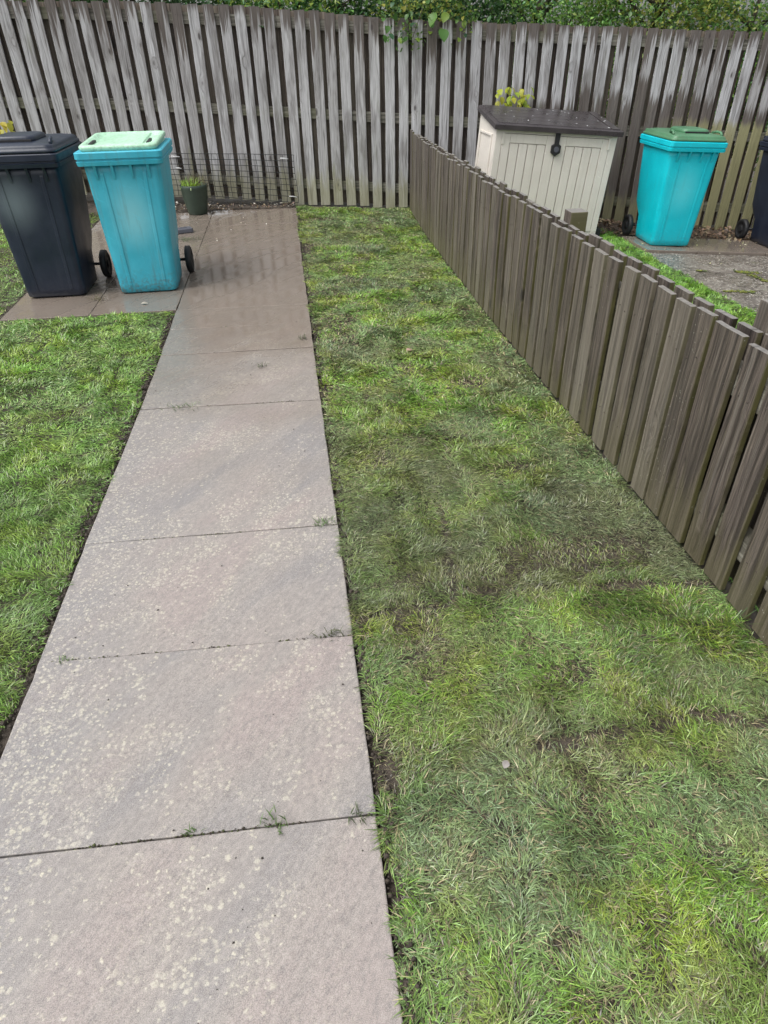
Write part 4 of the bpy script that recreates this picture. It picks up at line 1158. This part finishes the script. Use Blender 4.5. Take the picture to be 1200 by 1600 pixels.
tuft('dark wispy grass on the right end of the second nearest joint', 0.01, 1.425, 40, 0.010, (0.012, 0.034), (0.09, 0.10, 0.05), lean=(0.5, 1.5), elong=2.6)
tuft('tallest grass tuft in the nearest path joint', -0.165, 0.845, 26, 0.011, (0.018, 0.042), G1, lean=(0.3, 1.4), elong=1.6)
tuft('tiny grass tuft in the nearest joint left of the tallest one', -0.352, 0.85, 16, 0.005, (0.010, 0.022), G1, elong=2.0)
tuft('mossy weed at the right end of the nearest joint', 0.035, 0.838, 24, 0.008, (0.010, 0.03), G2, elong=2.0)
tuft('faint green weed at the left end of the second nearest joint', -0.78, 1.44, 20, 0.006, (0.010, 0.02), G1, elong=2.5)
tuft('trodden grass heap on the wet slabs behind the turquoise bin', -0.98, 6.72, 120, 0.04, (0.03, 0.06), G2, lean=(1.0, 1.5), elong=1.6)
tuft('straggly dry weed between the feet of the two left bins', -1.42, 4.98, 40, 0.03, (0.03, 0.08), (0.18, 0.16, 0.08), elong=1.3, lean=(0.6, 1.5))
tuft('grass wisp leaning on the foot of the nearest whole picket', float(pick_x(1.28)) - 0.05, 1.28, 14, 0.012, (0.05, 0.10), G1, 0.0, (0.3, 1.1), 1.0, 'grass_wisp', 'weed')

pts_ = []
for (ya, yl_, k_) in ((0.838, 0.858, 260), (1.417, 1.439, 160), (1.991, 2.009, 110), (3.07, 3.105, 200), (4.233, 4.25, 60)):
    xs_ = -0.84 + 0.91 * rng.random(k_); ok = fbm(xs_, xs_ * 0 + ya * 7, 9, 55) > 0.45; xs_ = xs_[ok]
    pts_.append(np.stack([xs_, yl_ + (ya - yl_) * (xs_ + 0.84) / 0.91 + rng.normal(0, 0.0022, len(xs_)), rng.uniform(-0.006, 0.0005, len(xs_))], 1))
pts_ = np.concatenate(pts_)
lumps('joint_moss', 'crumbs of soil and moss in the path joints', pts_, rng.uniform(0.0015, 0.0042, len(pts_)), np.where(rng.random((len(pts_), 1)) < 0.45, np.array([[0.09, 0.11, 0.03]]), np.array([[0.07, 0.055, 0.04]])) * rng.uniform(0.6, 1.3, (len(pts_), 1)), M['litter'])
n = 70
lumps('grit', 'dark crumbs of soil scattered over the path slabs', np.stack([rng.uniform(-0.8, 0.05, n), 0.4 + 4.5 * rng.random(n) ** 1.5, np.full(n, 0.001)], 1), rng.uniform(0.0012, 0.0042, n) , np.repeat(np.array([[0.05, 0.042, 0.034]]), n, 0), M['litter'])

def fallen_leaf(label, x, y, z, size, col, rz):
    V = []
    for q in range(7):
        t = q / 6; wv = math.sin(math.pi * t) ** 0.8 * 0.34
        V.append((t - 0.5, wv, 0.10 * wv + 0.05 * math.sin(t * 4))); V.append((t - 0.5, 0, 0.05 * math.sin(t * 4))); V.append((t - 0.5, -wv, 0.16 * wv + 0.05 * math.sin(t * 4)))
    F = []
    for q in range(6):
        i_ = q * 3
        F += [(i_, i_ + 1, i_ + 4, i_ + 3), (i_ + 1, i_ + 2, i_ + 5, i_ + 4)]
    me = mesh_np('fallen_leaf', [(a_ * size, b_ * size, c__ * size) for a_, b_, c__ in V], F)
    set_col(me, np.repeat(np.array([col]), len(V), 0))
    o = link('fallen_leaf', me, M['litter'], None, (x, y, z))
    o.rotation_euler = (0.15, 0.1, rz)
    tag(o, label, 'leaf', 'fallen leaves on the lawn')
fallen_leaf('small pinkish dead leaf on the far half of the right lawn', 0.62, 3.6, 0.018, 0.045, (0.42, 0.28, 0.22), 0.4)
fallen_leaf('grey curled leaf lying on the near part of the right lawn', 0.40, 0.90, 0.028, 0.028, (0.34, 0.31, 0.29), 1.0)
fallen_leaf('pale leaf scrap on the slab in front of the turquoise bin', -1.07, 4.82, 0.004, 0.05, (0.42, 0.38, 0.32), 0.2)

# ------------------------------------------------------------------ trees and shrubs behind the fence
def leaf_cloud(centers, per, spread, size, pal, flat=0.5):
    n = len(centers) * per
    P = np.repeat(centers, per, 0) + rng.normal(0, 1, (n, 3)) * np.array([spread, spread, spread * 0.8])
    az = rng.uniform(0, 6.28, n); tilt = rng.normal(-0.3, 0.5, n); roll = rng.normal(0, 0.6, n)
    L = size * rng.uniform(0.6, 1.35, n)
    d = np.stack([np.cos(az) * np.cos(tilt), np.sin(az) * np.cos(tilt), np.sin(tilt)], 1)
    s = np.stack([-np.sin(az) * np.cos(roll), np.cos(az) * np.cos(roll), np.sin(roll)], 1)
    nrm = np.cross(d, s)
    a_ = P; m1 = P + d * (L * 0.45)[:, None]
    V = np.stack([a_, m1 + s * (L * 0.32)[:, None] + nrm * (L * 0.08)[:, None], P + d * L[:, None], m1 - s * (L * 0.32)[:, None] + nrm * (L * 0.08)[:, None]], 1)
    T = (np.arange(n) * 4)[:, None, None] + np.array([[0, 1, 2], [0, 2, 3]])[None]
    pal = np.asarray(pal)
    ci = np.repeat(rng.integers(0, len(pal), len(centers)), per)
    mixm = rng.random(n) < 0.3
    ci[mixm] = rng.integers(0, len(pal), mixm.sum())
    cols = pal[ci] * rng.uniform(0.6, 1.35, (n, 1))
    return V.reshape(-1, 3), T.reshape(-1, 3), np.repeat(cols, 4, 0)
GP = [(0.16, 0.34, 0.08), (0.11, 0.25, 0.07), (0.22, 0.40, 0.09), (0.14, 0.30, 0.13), (0.30, 0.40, 0.09)]
GP2 = [(0.06, 0.14, 0.05), (0.07, 0.16, 0.07), (0.05, 0.115, 0.04), (0.11, 0.20, 0.08)]
GP3 = [(0.15, 0.28, 0.06), (0.22, 0.32, 0.07), (0.11, 0.22, 0.06), (0.32, 0.34, 0.07)]
def tree(name, label, x, y, hgt, rad, pal, lsize, nclump=260, per=66, low=0.55):
    y += 0.3
    gz = float(ground_z(x, y))
    root = empty(name, (x, y, gz))
    tag(root, label, 'tree', 'trees behind the tall fence')
    tr = MB()
    pts = [(0, 0, -0.2), (0.03, 0.02, hgt * 0.25), (-0.04, 0.05, hgt * 0.5), (0.05, 0.0, hgt * 0.85)]
    tr.tube(pts, 0.075, 8, 0.02)
    tips = []
    for q in range(13):
        a_ = random.uniform(0, 6.28); z0 = hgt * random.uniform(0.15, 0.75); rr = rad * random.uniform(0.5, 0.95)
        e = Vector((rr * math.cos(a_), rr * math.sin(a_), min(hgt, z0 + rr * random.uniform(0.3, 1.0))))
        s_ = Vector((0, 0, z0)); md = (s_ + e) / 2 + Vector((0, 0, 0.12))
        tr.tube([s_, md, e], 0.032, 6, 0.008)
        tips.append(e)
        for w_ in range(2):
            e2 = e + Vector((random.uniform(-0.4, 0.4), random.uniform(-0.4, 0.4), random.uniform(-0.1, 0.4)))
            tr.tube([md, (md + e2) / 2, e2], 0.014, 5, 0.004)
            tips.append(e2)
    tr.build('trunk', M['bark'], root)
    th = rng.uniform(0, 6.28, nclump); cz_ = rng.uniform(-1, 1, nclump); rr = rng.random(nclump) ** (1 / 2.4)
    sx = np.sqrt(1 - cz_ ** 2)
    zc = hgt * (0.5 + low * 0.0) 
    C = np.stack([rad * rr * sx * np.cos(th), rad * rr * sx * np.sin(th), hgt * 0.56 + hgt * 0.46 * rr * cz_], 1)
    C += rng.normal(0, 0.08, C.shape)
    C = np.concatenate([C, np.array([t[:] for t in tips])])
    v, t, c = leaf_cloud(C, per, 0.16, lsize, pal)
    me = mesh_np('crown', v, tris=t); set_col(me, c)
    link('crown', me, M['leaf'], root)
tree('hedge_tree', 'dark leafy tree behind the fence above the pale mint-lidded bin', -1.6, 9.9, 3.3, 1.3, GP2, 0.06)
tree('hedge_tree', 'bushy tree behind the fence above the path end', 0.3, 9.6, 3.0, 1.15, GP, 0.06)
tree('hedge_tree', 'dark tree behind the fence where the picket fence meets it', 1.9, 9.9, 3.4, 1.2, GP2, 0.07)
tree('hedge_tree', 'light green tree behind the fence above the storage box', 3.3, 9.6, 3.0, 1.15, GP, 0.05)
tree('hedge_tree', 'yellowing tree behind the fence between the storage box and the turquoise bin', 4.7, 9.3, 2.9, 1.1, GP3, 0.05)
tree('hedge_tree', 'dense bright tree behind the fence above the right-hand turquoise bin', 5.9, 9.1, 3.1, 1.15, GP, 0.048)
tree('hedge_tree', 'rightmost tree behind the fence at the picture edge', 7.2, 8.9, 3.0, 1.2, GP, 0.05)
tree('hedge_tree', 'leftmost tree behind the fence above the blue-black bin', -3.3, 9.9, 3.2, 1.3, GP, 0.06)

# leaf pieces on a shared mesh
def leaf_me(kind):
    V = []; F = []
    n_ = 7
    for q in range(n_ + 1):
        t = q / n_
        wv = (math.sin(math.pi * min(1, t * 1.02)) ** 0.7) * (0.40 if kind == 'broad' else 0.30) * (1.15 - 0.4 * t)
        zz_ = -0.25 * t * t
        V += [(t, wv, zz_ + 0.22 * wv), (t, 0, zz_), (t, -wv, zz_ + 0.22 * wv)]
    for q in range(n_):
        i_ = q * 3
        F += [(i_, i_ + 1, i_ + 4, i_ + 3), (i_ + 1, i_ + 2, i_ + 5, i_ + 4)]
    return V, F
LV, LF = leaf_me('broad')
def leaf_set(tints):
    out = []
    for t in tints:
        me = mesh_np('leaf', LV, LF, smooth=True); set_col(me, np.repeat(np.array([t]), len(LV), 0)); me.materials.append(M['leaf']); out.append(me)
    return out
def climber(name, label, cat, base, stems, leaves, sizes, tints, fol=None):
    root = empty(name, base)
    tag(root, label, cat)
    mb = MB()
    for st in stems: mb.tube([Vector(p) for p in st], 0.006, 5, 0.003)
    mb.build('stem', M['bark'], root)
    ms = leaf_set(tints)
    for (p, s_) in zip(leaves, sizes):
        o = bpy.data.objects.new('leaf', random.choice(ms)); COL.objects.link(o); o.parent = root
        o.location = p; o.scale = (s_, s_, s_)
        o.rotation_euler = (random.uniform(-0.5, 0.5), random.uniform(0.2, 1.2), random.uniform(-2.6, -0.5))
    if fol:
        v, t, c = leaf_cloud(np.array(fol[0]), fol[1], fol[2], fol[3], fol[4])
        me = mesh_np('foliage', v, tris=t); set_col(me, c)
        o = link('foliage', me, M['leaf'], root); o['kind'] = 'stuff'
# bramble hanging over the fence where the picket fence meets it
fy = fence_y(1.55)
lv, sz = [], []
for q in range(46):
    u = random.random()
    lv.append((random.uniform(-0.42, 0.42), random.uniform(-0.14, 0.02), 1.72 + random.uniform(-0.16, 0.30) * (1 - 0.3 * abs(u))))
    sz.append(random.uniform(0.04, 0.075))
lv += [(0.10, -0.16, 1.80), (0.17, -0.18, 1.67), (0.22, -0.12, 1.80), (0.02, -0.12, 1.76)]; sz += [0.13, 0.14, 0.11, 0.10]
fol_c = [(random.uniform(-0.5, 0.5), random.uniform(-0.1, 0.25), random.uniform(1.60, 2.05)) for q in range(40)]
climber('bramble', 'leafy bramble spilling over the fence top above the picket fence end', 'plant', (1.5, fy + 0.02, -0.08),
        [[(0.1, 0.25, 0), (0.15, 0.22, 1.0), (0.1, 0.12, 1.85), (0.0, -0.06, 1.86), (-0.12, -0.12, 1.6)], [(0.1, 0.25, 0.2), (0.2, 0.2, 1.3), (0.25, 0.05, 1.9), (0.3, -0.1, 1.7)]],
        lv, sz, [(0.12, 0.26, 0.04), (0.08, 0.19, 0.04), (0.20, 0.31, 0.05), (0.34, 0.34, 0.06), (0.05, 0.13, 0.06)], (fol_c, 48, 0.08, 0.04, [(0.16, 0.27, 0.05), (0.20, 0.30, 0.06), (0.10, 0.20, 0.05), (0.08, 0.17, 0.06), (0.30, 0.33, 0.07)]))
bx = 2.42; by = fence_y(2.42) - 0.07
lv = [(random.uniform(-0.16, 0.2), random.uniform(-0.1, 0.02), 1.10 + random.uniform(-0.14, 0.15)) for q in range(46)]
climber('yellow_sapling', 'yellow-green leafy shoot behind the storage box against the fence', 'plant', (bx, by, nbz(bx)),
        [[(0, 0, 0), (0.02, 0, 0.6), (-0.04, -0.03, 1.22)], [(0.01, 0, 0.7), (0.06, -0.03, 1.0), (0.11, -0.04, 1.2)]], lv, [random.uniform(0.05, 0.085) for q in lv], [(0.40, 0.46, 0.04), (0.30, 0.40, 0.05), (0.46, 0.46, 0.06)])
lv = [(random.uniform(-0.25, 0.2), random.uniform(-0.2, 0.15), 0.70 + random.uniform(-0.40, 0.24)) for q in range(150)]
climber('yellow_shrub', 'yellow leafy shrub behind the blue-black bin at the left edge', 'plant', (-2.72, 7.6, 0.0),
        [[(0, 0, 0), (0.02, 0, 0.4), (-0.04, -0.03, 0.75)], [(0.01, 0, 0.1), (0.16, -0.03, 0.4), (0.18, -0.04, 0.65)]], lv, [random.uniform(0.05, 0.09) for q in lv], [(0.50, 0.46, 0.05), (0.42, 0.42, 0.06), (0.56, 0.48, 0.08)])
